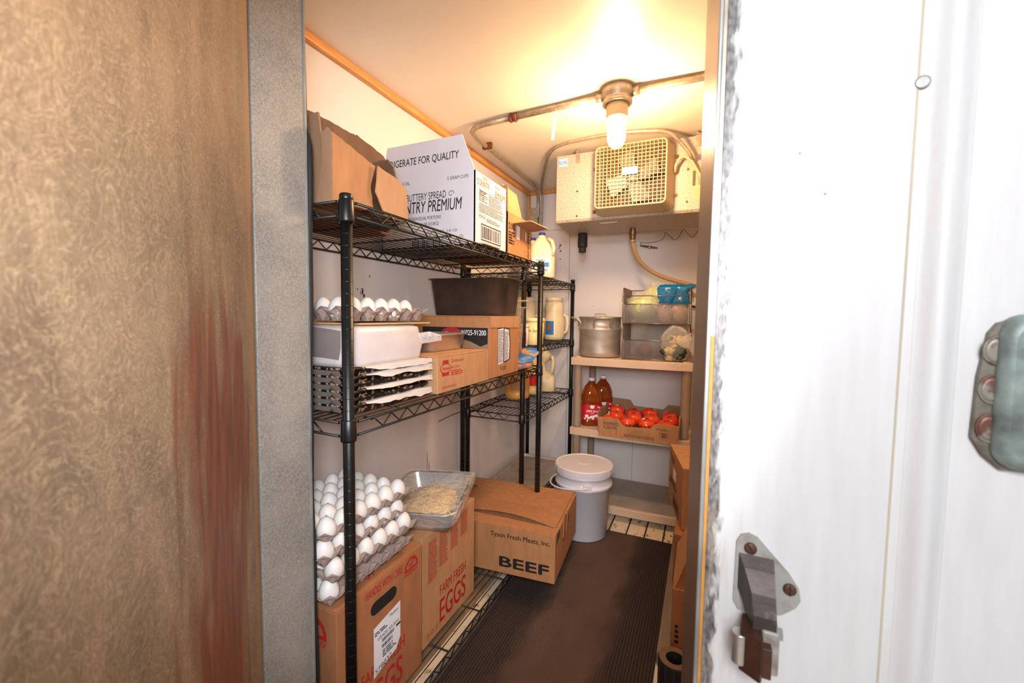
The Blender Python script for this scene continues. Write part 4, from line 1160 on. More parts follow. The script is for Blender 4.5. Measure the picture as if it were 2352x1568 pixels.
MB().lathe([(.057, .126), (.0585, .128), (.0585, .143), (.055, .146)], 28).build('lid', M['mayo'], T1)
ft_ = Face((-.052, -.0535, .07), (1, 0, 0), (0, 0, 1)); tt = MB()
vsT, fsT = text_geo("'Mrs. Gerry", .02); x0 = min(v[0] for v in vsT); x1 = max(v[0] for v in vsT); bs = len(tt.v)
for x, y, z in vsT:
    a = -PI / 2 - .35 + 1.15 * (x - x0) / (x1 - x0) + .0; tt.v.append(Vector((.0532 * math.cos(a), .0532 * math.sin(a), .070 + y * .024)))
for f in fsT: tt.f.append([bs + i for i in f]); tt.sm.append(False)
tt.build('lettering', M['black_ink'], T1)
T2 = thing('small_tub', 'small white tub with red print beside the tall brown carton', 'tub', (-.862, 2.02, .9935))
MB().lathe([(.033, 0), (.035, .004), (.038, .10)], 24).build('tub_body', M['plastic_white'], T2)
MB().lathe([(.040, .098), (.041, .1), (.041, .112), (.038, .114)], 24).build('lid', M['plastic_white'], T2)
tb = MB(); vs_ = []; fs_ = []
for k in range(5):
    a = -.9 + .5 * k / 4
    for z in (.015, .075): vs_.append((.0372 * math.cos(a), .0372 * math.sin(a), z))
for k in range(4): fs_.append((k * 2, k * 2 + 2, k * 2 + 3, k * 2 + 1))
tb.add(vs_, fs_).build('red_print', M['red_ink'], T2)
def bottle(name, label, cat, loc, rz, m, H_, R_, labm, grp=None):
    t = thing(name, label, cat, loc, (0, 0, rz), grp)
    pr = [(R_ * .88, 0), (R_, .01), (R_, H_ * .14), (R_ * .95, H_ * .17), (R_, H_ * .2), (R_, H_ * .55), (R_ * .85, H_ * .70), (R_ * .5, H_ * .85), (R_ * .42, H_ * .93)]
    MB().lathe(pr, 26).build('bottle_body', m, t)
    MB().lathe([(R_ * .48, H_ * .91), (R_ * .48, H_), (R_ * .44, H_ + .003)], 20).build('cap', M['plastic_white'], t)
    lb_ = MB(); vs_ = []; fs_ = []
    for k in range(7):
        a = -PI / 2 - .6 + 1.2 * k / 6
        for z in (.22, .5): vs_.append((R_ * 1.01 * math.cos(a), R_ * 1.01 * math.sin(a), z * H_))
    for k in range(6): fs_.append((k * 2, k * 2 + 2, k * 2 + 3, k * 2 + 1))
    lb_.add(vs_, fs_, True).build('label', labm, t)
    return t
bottle('dressing_bottle', 'peach coloured dressing bottle with pale label on the third shelf of the far rack', 'bottle', (-1.02, 2.34, .6535), .4, M['peach'], .26, .074, M['kraft3'])
bottle('dressing_bottle', 'cream dressing bottle with dark red label behind the rack post', 'bottle', (-.985, 2.52, .6535), .45, M['yellow_tub'], .26, .058, M['juice_label'])
HJ = thing('handled_jug', 'cream square shouldered jug with a looped handle on the third shelf of the far rack', 'jug', (-.955, 2.66, .6535), (0, 0, .35))
rings = [ring(.115, .115, .02, 0, 4), ring(.125, .125, .025, .008, 4), ring(.125, .125, .025, .095, 4), ring(.10, .10, .03, .118, 4, -.01), ring(.062, .062, .025, .135, 4, -.028), ring(.06, .06, .025, .19, 4, -.03), ring(.085, .085, .035, .21, 4, -.015), ring(.098, .098, .04, .235, 4, -.008), ring(.08, .08, .035, .262, 4, -.012), ring(.05, .05, .02, .275, 4, -.02), ring(.045, .045, .02, .292, 4, -.02)]
MB().loft(rings, True, True, True).build('jug_body', M['mayo'], HJ)
hm = MB(); hm.tube([(.018, 0, .235), (.045, 0, .225), (.05, 0, .20), (.048, 0, .15), (.042, 0, .112)], .013, 10); hm.build('handle', M['mayo'], HJ)

# ------------------------------------------------------------------ tan plastic shelf unit
PX0, PX1, PY0, PY1 = -.692, -.044, 2.352, 2.80
PU = thing('plastic_shelf_unit', 'tan plastic shelving unit against the back wall', 'shelf unit', (0, 0, 0))
for zs, m in ((.915, 'plastic_tan'), (.507, 'plastic_tan'), (.083, 'plastic_tan')):
    mb = MB(); top = []; n_ = 10; th = .042
    out = []
    for i in range(n_ + 1):
        t_ = i / n_; out.append((PX0 + (PX1 - PX0) * t_, PY0 + .012 * (abs(2 * t_ - 1)) ** 2 - .0))
    out += [(PX1, PY1), (PX0, PY1)]
    f0 = [(x, y, zs - th) for x, y in out]; f1 = [(x, y, zs - .003) for x, y in out]
    cx, cy = (PX0 + PX1) / 2, (PY0 + PY1) / 2
    f2 = [(cx + (x - cx) * .994, cy + (y - cy) * .992, zs) for x, y in out]
    mb.loft([f0, f1, f2])
    s_ = mb.build('shelf', M[m], PU)
    if zs < .2:
        MB().box(PX0 + .012, PX1 - .012, PY0 + .022, PY1 - .01, zs, zs + .0012).build('soiled_top', M['shelf_top'], s_)
for x in (PX0 + .032, PX1 - .032):
    for y in (PY0 + .045, PY1 - .04):
        for z0, z1 in ((.083, .465), (.507, .873), (0, .041)):
            MB().lathe([(.024, z0), (.0225, z0 + .01), (.0225, z1 - .01), (.024, z1)], 20, Matrix.Translation((x, y, 0))).build('leg', M['plastic_taupe'], PU)
        MB().lathe([(.02, .915), (.019, .919), (.012, .920)], 16, Matrix.Translation((x, y, 0))).build('leg_cap', M['plastic_tan'], PU)

# stock pot
SP2 = thing('stock_pot', 'dented aluminium stock pot with lid on the tan plastic shelf', 'pot', (-.560, 2.50, .917))
pr = [(.108, 0), (.117, .006), (.119, .03), (.120, .150), (.1235, .158), (.1235, .166), (.119, .170), (.119, .222), (.122, .224), (.122, .228)]
MB().lathe(pr, 40).build('pot_body', M['steel_worn'], SP2)
MB().lathe([(.125, .228), (.126, .232), (.12, .234), (.05, .236), (.002, .237)], 40).build('pot_lid', M['steel_worn'], SP2)
l_ = MB().tube([(-.03, 0, .236), (-.03, 0, .25), (.03, 0, .25), (.03, 0, .236)], .0018, 6); l_.build('lid_handle', M['wire'], SP2)
for a in (math.radians(200), math.radians(-70)):
    mb = MB(); ca, sa = math.cos(a), math.sin(a)
    def rot_(x, y, z): return (x * ca - y * sa, x * sa + y * ca, z)
    mb.tube([rot_(.119, -.05, .175), rot_(.120, -.05, .205), rot_(.145, -.046, .222), rot_(.162, -.025, .226), rot_(.166, 0, .226), rot_(.162, .025, .226), rot_(.145, .046, .222), rot_(.120, .05, .205), rot_(.119, .05, .175)], .006, 8)
    for y in (-.05, .05):
        for z in (.18, .196): mb.blob(rot_(.1255, y, z), .004, .004, .004, 0, 1, 0, 8, 6)
    mb.build('handle', M['steel_worn'], SP2)

# mesh baskets
def mesh_panel(mb, fc, outline_w, outline_h, sp=.0062, wr=.0008, skip=None):
    W_, H_ = outline_w, outline_h
    for sgn in (1, -1):
        c = -H_ if sgn > 0 else 0
        cmax = W_ if sgn > 0 else W_ + H_
        while c < cmax:
            if sgn > 0: p0, p1 = (c, 0), (c + H_, H_)
            else: p0, p1 = (c, 0), (c - H_, H_)
            (x0, y0), (x1, y1) = p0, p1
            def clipx(xa, ya, xb, yb):
                pts_ = [(xa, ya), (xb, yb)]
                t0, t1 = 0., 1.; dx = xb - xa
                for lim, s_ in ((0, 1), (W_, -1)):
                    if abs(dx) < 1e-9: continue
                    tt_ = (lim - xa) / dx
                    if s_ * dx > 0: t0 = max(t0, tt_)
                    else: t1 = min(t1, tt_)
                if t1 <= t0: return None
                return (xa + dx * t0, ya + (yb - ya) * t0), (xa + dx * t1, ya + (yb - ya) * t1)
            r_ = clipx(x0, y0, x1, y1)
            if r_:
                (a, b), (c2, d2) = r_; q = wr * .707 * (1 if sgn > 0 else -1)
                pts_ = [(a - q, b + wr * .707), (a + q, b - wr * .707), (c2 + q, d2 - wr * .707), (c2 - q, d2 + wr * .707)]
                mb.prism(fc, pts_, .0008)
            c += sp * 1.414
def basket(label, loc, tilt=0):
    W_, D_, H_, HF = .335, .27, .195, .105
    t = thing('mesh_basket', label, 'basket', loc, (tilt, 0, 0))
    mb = MB()
    mesh_panel(mb, Face((-W_ / 2, 0, 0), (1, 0, 0), (0, -.03, 1)), W_, HF)
    mesh_panel(mb, Face((-W_ / 2, D_, 0), (1, 0, 0), (0, 0, 1)), W_, H_)
    mesh_panel(mb, Face((-W_ / 2, D_, 0), (0, -1, 0), (0, 0, 1)), D_, H_)
    mesh_panel(mb, Face((W_ / 2, 0, 0), (0, 1, 0), (0, 0, 1)), D_, H_)
    mesh_panel(mb, Face((-W_ / 2, 0, .001), (1, 0, 0), (0, 1, 0)), W_, D_, .009)
    mb.build('mesh_panel', M['basket'], t)
    fr = MB()
    hw = W_ / 2 + .003
    fr.tube([(-hw, D_, H_), (hw, D_, H_)], .0025, 6)
    for s in (-1, 1):
        fr.tube([(s * hw, D_, H_), (s * hw, .02, H_), (s * hw, -.002, H_ - .02), (s * hw, -.004, HF + .012), (s * (hw - .012), -.004, HF)], .0025, 6)
        fr.tube([(s * hw, -.002, H_), (s * hw, -.002, 0)], .003, 6)
        fr.tube([(s * hw, D_, H_), (s * hw, D_, 0)], .003, 6)
    fr.tube([(-hw + .012, -.004, HF), (hw - .012, -.004, HF)], .0028, 6)
    fr.tube([(-hw, -.001, 0), (hw, -.001, 0), (hw, D_, 0), (-hw, D_, 0)], .0025, 6, closed=True)
    for s in (-1, 1):
        fr.box(s * hw - .006, s * hw + .006, -.003, -.001, 0, HF)
    fr.build('wire_frame', M['wire'], t)
    for s in (-1, 1):
        h_ = MB().tube([(s * hw, .05, H_ - .02), (s * (hw + .012), .05, H_ - .025), (s * (hw + .014), .05, H_ - .075), (s * hw, .05, H_ - .08)], .0022, 6); h_.build('side_handle', M['wire'], t)
    return t
BK1 = basket('lower mesh basket on the tan shelf holding an onion and a bagged green vegetable', (-.240, 2.405, .9195))
BK2 = basket('upper mesh basket stacked on the lower one, filled with cabbage and bagged vegetables', (-.240, 2.400, 1.1165))
bar = MB().tube([(-.172, -.004, .150), (.172, -.004, .150)], .0026, 6); bar.build('front_bar', M['wire'], BK2)
# contents of the upper basket
def cabbage(label, loc, r, seed):
    t = thing('cabbage', label, 'cabbage', loc)
    MB().blob((0, 0, 0), r, r * .95, r * .88, .10, 5, seed, 28, 18).build('head', M['cabbage'], t)
    lv = MB(); rnd = random.Random(seed)
    for k in range(5):
        a = k * 1.256 + rnd.random(); vs_ = []; fs_ = []
        for i in range(7):
            for j_ in range(7):
                ph = a + (j_ - 3) * .26; th = -.9 + 1.75 * i / 6
                q = 1.03 + .04 * abs(j_ - 3) / 3 + .03 * noise.noise(Vector((ph * 3, th * 3, seed)))
                vs_.append((r * q * math.cos(th) * math.cos(ph), r * q * .96 * math.cos(th) * math.sin(ph), r * .9 * q * math.sin(th)))
        for i in range(6):
            for j_ in range(6): b_ = i * 7 + j_; fs_.append((b_, b_ + 1, b_ + 8, b_ + 7))
        lv.add(vs_, fs_, True)
    lv.build('outer_leaves', M['cabbage'], t)
    MB().blob((0, 0, .003), r * 1.12, r * 1.06, r * 1.0, .22, 9, seed + 3, 30, 20).build('plastic_wrap', M['film'], t)
    return t
cabbage('film wrapped green cabbage at the front of the upper basket', (-.315, 2.475, 1.118 + .088), .082, 2)
cabbage('pale green cabbage leaning up behind the front one in the upper basket', (-.245, 2.575, 1.118 + .145), .080, 5)
def blue_bagged(label, loc, mv, seed):
    t = thing('vegetable_bag', label, 'bag', loc, (0, 0, 0), 'blue topped vegetable bags')
    MB().blob((0, 0, .052), .045, .05, .052, .25, 7, seed, 22, 16).build('bagged_vegetable', mv, t)
    MB().blob((0, 0, .054), .05, .056, .056, .25, 9, seed + 2, 22, 16).build('clear_bag', M['film'], t)
    mb = MB(); rings = []
    for k in range(7):
        z = .085 + .125 * k / 6; w2 = .042 + .012 * math.sin(k * 1.3 + seed) + .014 * (k > 4); dd = .03 * (1 - k / 7) + .006
        rings.append([(w2 * math.cos(2 * PI * i / 16) + .006 * noise.noise(Vector((i * .9, k * .8, seed))) + .01 * k / 6, dd * math.sin(2 * PI * i / 16) + .012 * noise.noise(Vector((i, k, seed + 3.3))), z + .01 * noise.noise(Vector((i * .7, k, seed + 8)))) for i in range(16)])
    mb.loft(rings, True, True, True).build('blue_bag_top', M['blue_bag'], t)
    return t
blue_bagged('blue topped bag with pinkish tan vegetable in the upper basket, beside the cabbage', (-.195, 2.462, 1.119), M['tan_veg'], 3)
blue_bagged('blue topped bag with yellow vegetable in the right corner of the upper basket', (-.120, 2.468, 1.119), M['yellow_veg'], 6)
tag(MB().blob((0, 0, 0), .045, .045, .038, .06, 3, 1, 20, 14).build('onion', M['onion'], loc=(-.30, 2.48, .963)), 'dull brown onion lying at the bottom of the lower basket', 'onion')
tag(MB().blob((0, 0, 0), .036, .036, .032, .06, 3, 2, 20, 14).build('onion', M['onion'], loc=(-.215, 2.545, .956)), 'smaller onion deeper inside the lower basket', 'onion')
# bag of broccoli hanging over the lower basket front
BG = thing('broccoli_bag', 'knotted clear bag of broccoli and pale florets bulging out of the lower basket', 'bag', (-.133, 2.425, .925))
rnd = random.Random(11)
gb = MB(); fb_ = MB()
for i in range(26):
    x, y, z = rnd.uniform(-.05, .045), rnd.uniform(-.035, .04), rnd.uniform(.012, .055)
    (gb if (i % 2) else fb_).blob((x, y, z), .022, .02, .02, .5, 12, i, 12, 9)
for i in range(7): fb_.blob((rnd.uniform(-.035, .05), rnd.uniform(-.03, .02), rnd.uniform(.07, .11)), .022, .02, .02, .5, 12, 40 + i, 12, 9)
gb.blob((-.02, -.03, .115), .012, .01, .012, .5, 9, 77, 10, 8); gb.blob((.03, -.045, .05), .026, .015, .03, .5, 9, 78, 12, 9); gb.blob((-.055, -.035, .045), .02, .014, .02, .5, 9, 79, 12, 9)
gb.build('broccoli', M['broccoli'], BG); fb_.build('pale_florets', M['floret'], BG)
bm_ = MB(); vs_ = []; fs_ = []; nu, nv = 36, 18
for i in range(nv + 1):
    th = PI * i / nv
    for k in range(nu):
        ph = 2 * PI * k / nu; dv = Vector((math.sin(th) * math.cos(ph), math.sin(th) * math.sin(ph), -math.cos(th)))
        pl = 1 + .10 * math.sin(ph * 9 + 3 * dv.z) * (abs(dv.z) ** .5) + .12 * noise.noise(dv * 2.3)
        vs_.append((.078 * dv.x * pl, .066 * dv.y * pl - .01, .088 + .088 * dv.z * pl))
for i in range(nv):
    for k in range(nu): k2 = (k + 1) % nu; fs_.append((i * nu + k, i * nu + k2, (i + 1) * nu + k2, (i + 1) * nu + k))
bm_.add(vs_, fs_, True)
for i in range(6):
    pass
bm_.build('clear_bag', M['film'], BG)
nk = MB(); rings = []
for k in range(8):
    t_ = k / 7; r = .006 + .052 * t_ ** 1.1
    rings.append([(.005 + t_ * .085 + .35 * r * math.cos(2 * PI * i / 24) * (1 + .25 * math.sin(5 * i)), -.078 - .012 * t_ + .5 * r * math.cos(2 * PI * i / 24) * .4, .098 + .004 * t_ + r * math.sin(2 * PI * i / 24) * (1 + .2 * math.sin(7 * i + k))) for i in range(24)])
nk.loft(rings, True, False, True).build('bag_neck', M['bag_film'], BG)

# juice bottles
def juice(label, loc, rz):
    t = thing('juice_bottle', label, 'juice bottle', loc, (0, 0, rz), 'apple juice bottles')
    rings = [ring(.105, .085, .03, 0, 5), ring(.118, .096, .035, .008, 5), ring(.118, .096, .035, .03, 5), ring(.114, .092, .035, .034, 5), ring(.114, .092, .035, .128, 5), ring(.12, .098, .038, .132, 5), ring(.118, .097, .04, .155, 5), ring(.113, .092, .042, .165, 5), ring(.116, .094, .044, .178, 5), ring(.104, .088, .042, .20, 5), ring(.078, .07, .034, .228, 5), ring(.045, .045, .022, .248, 5), ring(.036, .036, .0175, .256, 5), ring(.034, .034, .0165, .268, 5)]
    MB().loft(rings, True, True, True).build('bottle_body', M['juice'], t)
    MB().lathe([(.0195, .262), (.0195, .279), (.0175, .281)], 20).build('cap', M['plastic_white'], t)
    lr = [ring(.1155, .0935, .0355, z, 5) for z in (.036, .126)]
    lo_ = MB().loft(lr, False, False, True).build('label', M['juice_label'], t)
    fc = Face((-.055, -.0472, .036), (1, 0, 0), (0, 0, 1)); p = MB()
    p.text(fc, '100% Juice', .020, .047, .012, .070, bold=.02); p.text(fc, 'apple', .043, .037, .006, .024)
    p.poly(fc, [(.042, .087), (.066, .087), (.066, .072), (.054, .066), (.042, .072)])
    for i, (x, y, r) in enumerate(((.022, .024, .011), (.034, .012, .009), (.050, .018, .010), (.066, .022, .009), (.080, .026, .010), (.090, .016, .008), (.060, .008, .007), (.012, .010, .006))):
        p.poly(fc, [(x + r * math.cos(2 * PI * k / 10 + i), y + r * .8 * math.sin(2 * PI * k / 10 + i)) for k in range(10)], .0005 + .0001 * i)
    p.lines(fc, .085, .072, .014, .01, 2, seed=5); p.build('label_print', M['label'], lo_)
    return t
juice('front amber juice bottle with red 100% Juice label and white cap, on the tan shelf', (-.597, 2.475, .5085), .42)
juice('second amber juice bottle half hidden behind the front one', (-.555, 2.60, .5085), .42)

# tomato box
TB = thing('tomato_box', 'open cardboard produce tray marked INSPIRED FLAVOR, full of tomatoes', 'produce box', (-.305, 2.365, .509), (math.radians(0), 0, math.radians(-2)))
W_, D_ = .415, .31
fF = Face((-W_ / 2, -D_ / 2 + .115, 0), (1, 0, 0), (0, 0, 1))
TB.location = (-.310, 2.327 + .0, .5095)
fF = Face((-W_ / 2, 0, -.022), (1, 0, 0), (0, -.08, 1))
ot = [(0, 0), (W_, 0), (W_ + .004, .105), (W_ - .10, .105), (W_ - .115, .10), (W_ - .135, .075), (.155, .068), (.135, .075), (.115, .100), (.10, .108), (-.004, .108)]
fp = MB().prism(fF, ot, -.004).build('front_panel', M['kraft'], TB)
fBk = Face((-W_ / 2, D_, 0), (1, 0, 0), (0, .06, 1))
MB().prism(fBk, [(0, 0), (W_, 0), (W_ + .006, .125), (W_ - .085, .125), (W_ - .11, .095), (.135, .1), (.11, .135), (-.005, .14)], -.004).build('back_panel', M['kraft_in'], TB)
MB().prism(Face((-W_ / 2, D_, 0), (0, -1, 0), (-.03, 0, 1)), [(0, 0), (D_, 0), (D_, .105), (D_ - .05, .125), (.10, .115), (.06, .128), (0, .13)], .004).build('side_panel', M['kraft_in'], TB)
MB().prism(Face((W_ / 2, 0, 0), (0, 1, 0), (.03, 0, 1)), [(0, 0), (D_, 0), (D_, .13), (.22, .118), (.08, .118), (.03, .13), (0, .105)], .004).build('side_panel', M['kraft'], TB)
MB().box(-W_ / 2, W_ / 2, .028, D_, .001, .005).build('bottom_panel', M['kraft'], TB)
p = MB(); p.text(fF, 'INSPIRED', .028, .066, .018, .085); p.text(fF, 'FLAVOR', .030, .044, .018, .072)
p.lines(fF, .14, .012, .16, .018, 3, seed=81, fill=.4); p.rect(fF, .10, .1012, .005, .1); p.lines(fF, .31, .074, .075, .006, 1, seed=82)
for k in range(20):
    t0, t1_ = 2 * PI * k / 20, 2 * PI * (k + 1) / 20
    p.poly(fF, [(.35 + .024 * math.cos(t0), .046 + .024 * math.sin(t0)), (.35 + .0252 * math.cos(t0), .046 + .0252 * math.sin(t0)), (.35 + .0252 * math.cos(t1_), .046 + .0252 * math.sin(t1_)), (.35 + .024 * math.cos(t1_), .046 + .024 * math.sin(t1_))])
p.lines(fF, .335, .034, .032, .026, 4, seed=84, ragged=.1)
for k in range(7): p.rect(fF, .16 + .006 * k, .27 - .004 * k, .030 + .005 * k, .0306 + .005 * k)
p.build('black_print', M['black_ink'], fp)
li = MB()
for k in range(9): li.prism(Face((-.09 + .02 * k, .012, .03), (1, 0, 0), (0, .2, 1)), [(0, 0), (.02, 0), (.012, .028 + .008 * (k % 2)), (.006, .02)], .0008)
li.build('black_liner', M['rubber'], TB)
tom_me = None
def tomato(x, y, z, label, seed, stick):
    t = thing('tomato', label, 'tomato', (x, y, z), (random.uniform(-.2, .2), random.uniform(-.2, .2), random.uniform(0, 6)), 'tomatoes in the produce tray')
    mb = MB(); vs_ = []; fs_ = []; nu, nv = 24, 14
    for i in range(nv + 1):
        th = PI * i / nv
        for k in range(nu):
            ph = 2 * PI * k / nu; lob = 1 + .035 * math.cos(5 * ph + seed) * math.sin(th) ** .5
            r = math.sin(th) * .0465 * lob; zz = -math.cos(th) * .036
            if th > PI * .8: zz -= .010 * ((th - PI * .8) / (PI * .2)) ** 1.5
            vs_.append((r * math.cos(ph), r * math.sin(ph), zz))
    for i in range(nv):
        for k in range(nu): k2 = (k + 1) % nu; fs_.append((i * nu + k, i * nu + k2, (i + 1) * nu + k2, (i + 1) * nu + k))
    mb.add(vs_, fs_, True).build('fruit', M['tomato'], t)
    c = MB()
    for k in range(5):
        a = 2 * PI * k / 5 + seed
        ca, sa = math.cos(a), math.sin(a)
        c.add([(0, 0, .0255), (.012 * ca - .003 * sa, .012 * sa + .003 * ca, .0315), (.019 * ca, .019 * sa, .034), (.012 * ca + .003 * sa, .012 * sa - .003 * ca, .0315)], [(0, 1, 2, 3)])
    c.tube([(0, 0, .024), (.002, .001, .034)], .0022, 6)
    c.build('calyx', M['calyx'], t)
    if stick:
        s_ = MB(); fc = Face((.012, -.016, .0325), (1, .2, -.35), (-.2, 1, .3)); s_.poly(fc, [(.006 * math.cos(2 * PI * k / 10), .009 * math.sin(2 * PI * k / 10)) for k in range(10)], .0012); s_.build('fruit_sticker', M['label'], t)
    return t
k = 0
rows_n = ('front row', 'middle row', 'back row')
cols_n = ('leftmost', 'second from left', 'third from left', 'rightmost')
for r_ in range(3):
    for c_ in range(4):
        x = -.463 + .1 * c_ + .012 * (r_ % 2) + random.uniform(-.006, .006); y = 2.39 + .088 * r_
        tomato(x, y, .5095 + .055 + (.012 if r_ == 2 else 0.006 * (r_ == 1)) + (.012 if r_ == 2 and c_ in (0, 2) else 0), 'red tomato in the produce tray, %s of the %s' % (cols_n[c_], rows_n[r_]), k, k % 3 != 1); k += 1

# bucket
BU = thing('bucket', 'white lidded plastic bucket standing on the end of the runner', 'bucket', (-.552, 2.165, .0085))
pr = [(.122, 0), (.126, .004), (.137, .262), (.148, .266), (.149, .274), (.148, .282), (.139, .285), (.140, .320), (.145, .322), (.145, .332), (.141, .334), (.142, .350)]
MB().lathe(pr, 48).build('bucket_body', M['plastic_white'], BU)
lp = [(.147, .338), (.1515, .340), (.1525, .366), (.149, .3705), (.143, .3705), (.140, .3675), (.03, .3680), (.022, .3700), (.001, .3702)]
lid = MB().lathe(lp, 72, sharp=True).build('lid', M['plastic_white'], BU)
nt_ = MB()
for i in range(16):
    a = 2 * PI * i / 16; nt_.box(.1518, .1533, -.0008, .0008, .340, .362, Matrix.Rotation(a, 4, 'Z'))
nt_.build('lid_tab', M['plastic_white'], lid)
bl = MB(); a0, a1 = math.radians(-68), math.radians(112); 
pA = Vector((.153 * math.cos(a0), .153 * math.sin(a0), .290)); pB = Vector((.153 * math.cos(a1), .153 * math.sin(a1), .290))
mid = (pA + pB) / 2; out = Vector((-math.sin((a0 + a1) / 2 + PI / 2), 0, 0)); dr = Vector((math.cos(math.radians(202)), math.sin(math.radians(202)), -.16)).normalized()
pts = []
for i in range(19):
    t_ = PI * i / 18; pts.append(mid + (pA - mid) * math.cos(t_) * 1.0 + dr * .178 * math.sin(t_))
bl.tube(pts, .0048, 8); bl.build('bail_handle', M['plastic_white'], BU)
for a in (a0, a1):
    MB().box(.137, .153, -.02, .02, .268, .305, Matrix.Rotation(a, 4, 'Z'), bevel=.002).build('handle_boss', M['plastic_white'], BU)
lbm = MB(); vs_ = []; fs_ = []
for k in range(5):
    a = math.radians(168 + 5 * k)
    for z in (.288, .318): vs_.append((.1405 * math.cos(a), .1405 * math.sin(a), z))
for k in range(4): fs_.append((k * 2, k * 2 + 2, k * 2 + 3, k * 2 + 1))
lbm.add(vs_, fs_).build('sticker', M['green_ink'], BU)

# ------------------------------------------------------------------ right side of the aisle
tag(MB().box(-.104, .45, 1.42, 2.33, .001, .045, bevel=.003).build('low_platform', mat('grey_tan_board', (128, 112, 98), .7, var=.15, scale=12, stretch=(4, .6, 4))), 'low grey board platform along the right edge of the runner', 'platform')
R1 = thing('lower_carton', 'shadowed brown carton standing on the low platform under the tilted carton', 'cardboard box', (.12, 2.05, .047))
carton_body(R1, .40, .50, .225, M['kraft2'])
R2 = thing('near_carton', 'brown carton with a bright orange lit open flap beside the door jamb', 'cardboard box', (.136, 1.625, .047))
MB().box(-.20, .20, -.165, .165, 0, .205, bevel=.002).build('carton_body', M['kraft2'], R2)
MB().prism(Face((-.197, -.16, .203), (0, 1, 0), (.35, 0, 1)), [(0, 0), (.31, 0), (.30, .11), (.01, .10)], .004).build('top_flap', M['kraft3'], R2)
p = MB(); p.lines(faceF(.40, .33, .21), .012, .02, .012, .07, 4, seed=44, fill=.6); p.build('black_print', M['black_ink'], R2)
R3 = thing('angled_carton', 'upright brown carton with white label turned at an angle beside the tan shelf', 'cardboard box', (-.128, 2.175, .2745), (0, 0, math.radians(12)))
sx, sy, sz = .34, .345, .26
MB().box(0, sx, -sy, 0, 0, sz - .004, bevel=.0025).build('carton_body', M['kraft'], R3)
MB().box(0, sx, -sy, -sy / 2 - .002, sz - .004, sz, bevel=.001).build('top_flap', M['kraft3'], R3)
MB().box(0, sx, -sy / 2 + .002, 0, sz - .004, sz, bevel=.001).build('top_flap', M['kraft3'], R3)
fl_ = Face((0, 0, 0), (0, -1, 0), (0, 0, 1)); p = MB()
p.lines(fl_, .05, .20, .10, .03, 3, seed=91, fill=.6); p.lines(fl_, .04, .095, .17, .035, 3, seed=92, fill=.7); p.lines(fl_, .0, .085, .05, .02, 2, seed=95, fill=.7); p.rect(fl_, .03, .05, .22, .235)
for a0, a1, b0_, b1_ in ((.13, .28, .012, .016), (.13, .28, .07, .074), (.13, .134, .012, .074), (.276, .28, .012, .074)): p.rect(fl_, a0, a1, b0_, b1_)
p.barcode(fl_, .14, .27, .024, .06, 21); p.build('black_print', M['black_ink'], R3)
p = MB(); p.rect(fl_, .115, .19, .135, .185, .0007); p.build('shipping_label', M['label'], R3)
RL = thing('black_roll', 'black roll with a hollow core standing by the door jamb', 'roll', (-.044, 1.335, .0065))
MB().lathe([(.026, 0), (.047, 0), (.048, .004), (.048, .100), (.046, .104), (.028, .104), (.026, .1), (.026, 0)], 32, cap0=False, cap1=False).build('roll_body', M['rubber'], RL)
MB().lathe([(.0262, .1045), (.0455, .1045)], 32, cap0=False, cap1=False).build('roll_end', mat('tan_roll_end', (110, 84, 66), .8), RL)
ln = MB()
for i in range(12): ln.box(.0478, .0484, -.0004, .0004, .004, .1, Matrix.Rotation(2 * PI * i / 12, 4, 'Z'))
ln.build('seam_line', M['grey_ink'], RL)
PT = thing('small_pail', 'pale pink tub rim just showing by the jamb at the bottom of the doorway', 'tub', (-.052, 1.235, .0065))
MB().lathe([(.030, 0), (.034, .04), (.038, .045), (.040, .05), (.036, .052), (.033, .045), (.028, .004)], 28).build('tub_body', M['pale_pink'], PT)
CO = MB(); pts = [(-.02, 1.19, .0), (-.018, 1.27, 0), (-.012, 1.33, 0)]
CO.prism(Face((-.004, 1.16, .0065), (-.05, 1, 0), (0, 0, 1)), rough([(0, 0), (.10, 0), (.12, .16), (.02, .17)], .001, 12), .004)
tag(CO.build('cardboard_scrap', M['kraft']), 'torn corrugated cardboard scrap standing by the jamb next to the black roll', 'cardboard')

# ------------------------------------------------------------------ evaporator
EV = thing('evaporator_unit', 'cream evaporator cooler hung from the ceiling at the back wall', 'evaporator', (-.34, 2.20, 1.65))
hw = .405
ev = MB(); pf = [(0, .012), (.008, 0), (.29, -.018), (.29, .34), (0, .348)]
ev.loft([[(-hw, y, z) for y, z in reversed(pf)], [(hw, y, z) for y, z in reversed(pf)]])
ev.build('casing', M['evap'], EV)
sh = MB(); gx, gz = -.0, .0
def rrz(w_, h_, r, y, cx, cz, n=5): return [(cx + a, y, cz + b) for a, b in reversed(rr(w_, h_, r, n))]
cX, cZ = .0, .178
sh.loft([rrz(.372, .322, .035, 0, .0, .172), rrz(.372, .322, .035, -.012, .0, .172), rrz(.335, .296, .022, -.098, -.008, cZ), rrz(.331, .292, .021, -.1, -.008, cZ), rrz(.322, .283, .018, -.1, -.008, cZ), rrz(.322, .283, .018, -.09, -.008, cZ), rrz(.345, .300, .03, -.002, .0, .172)], False, False, False)
so = sh.build('fan_shroud', M['shroud'], EV)
gr = MB(); wI, hI = .326, .287
for i in range(1, 18):
    x = -.008 - wI / 2 + wI * i / 18; gr.box(x - .0012, x + .0012, -.1, -.088, cZ - hI / 2, cZ + hI / 2)
for i in range(1, 17):
    z = cZ - hI / 2 + hI * i / 17; gr.box(-.008 - wI / 2, -.008 + wI / 2, -.0998, -.0885, z - .0012, z + .0012)
gr.build('fan_grille', M['shroud'], so)
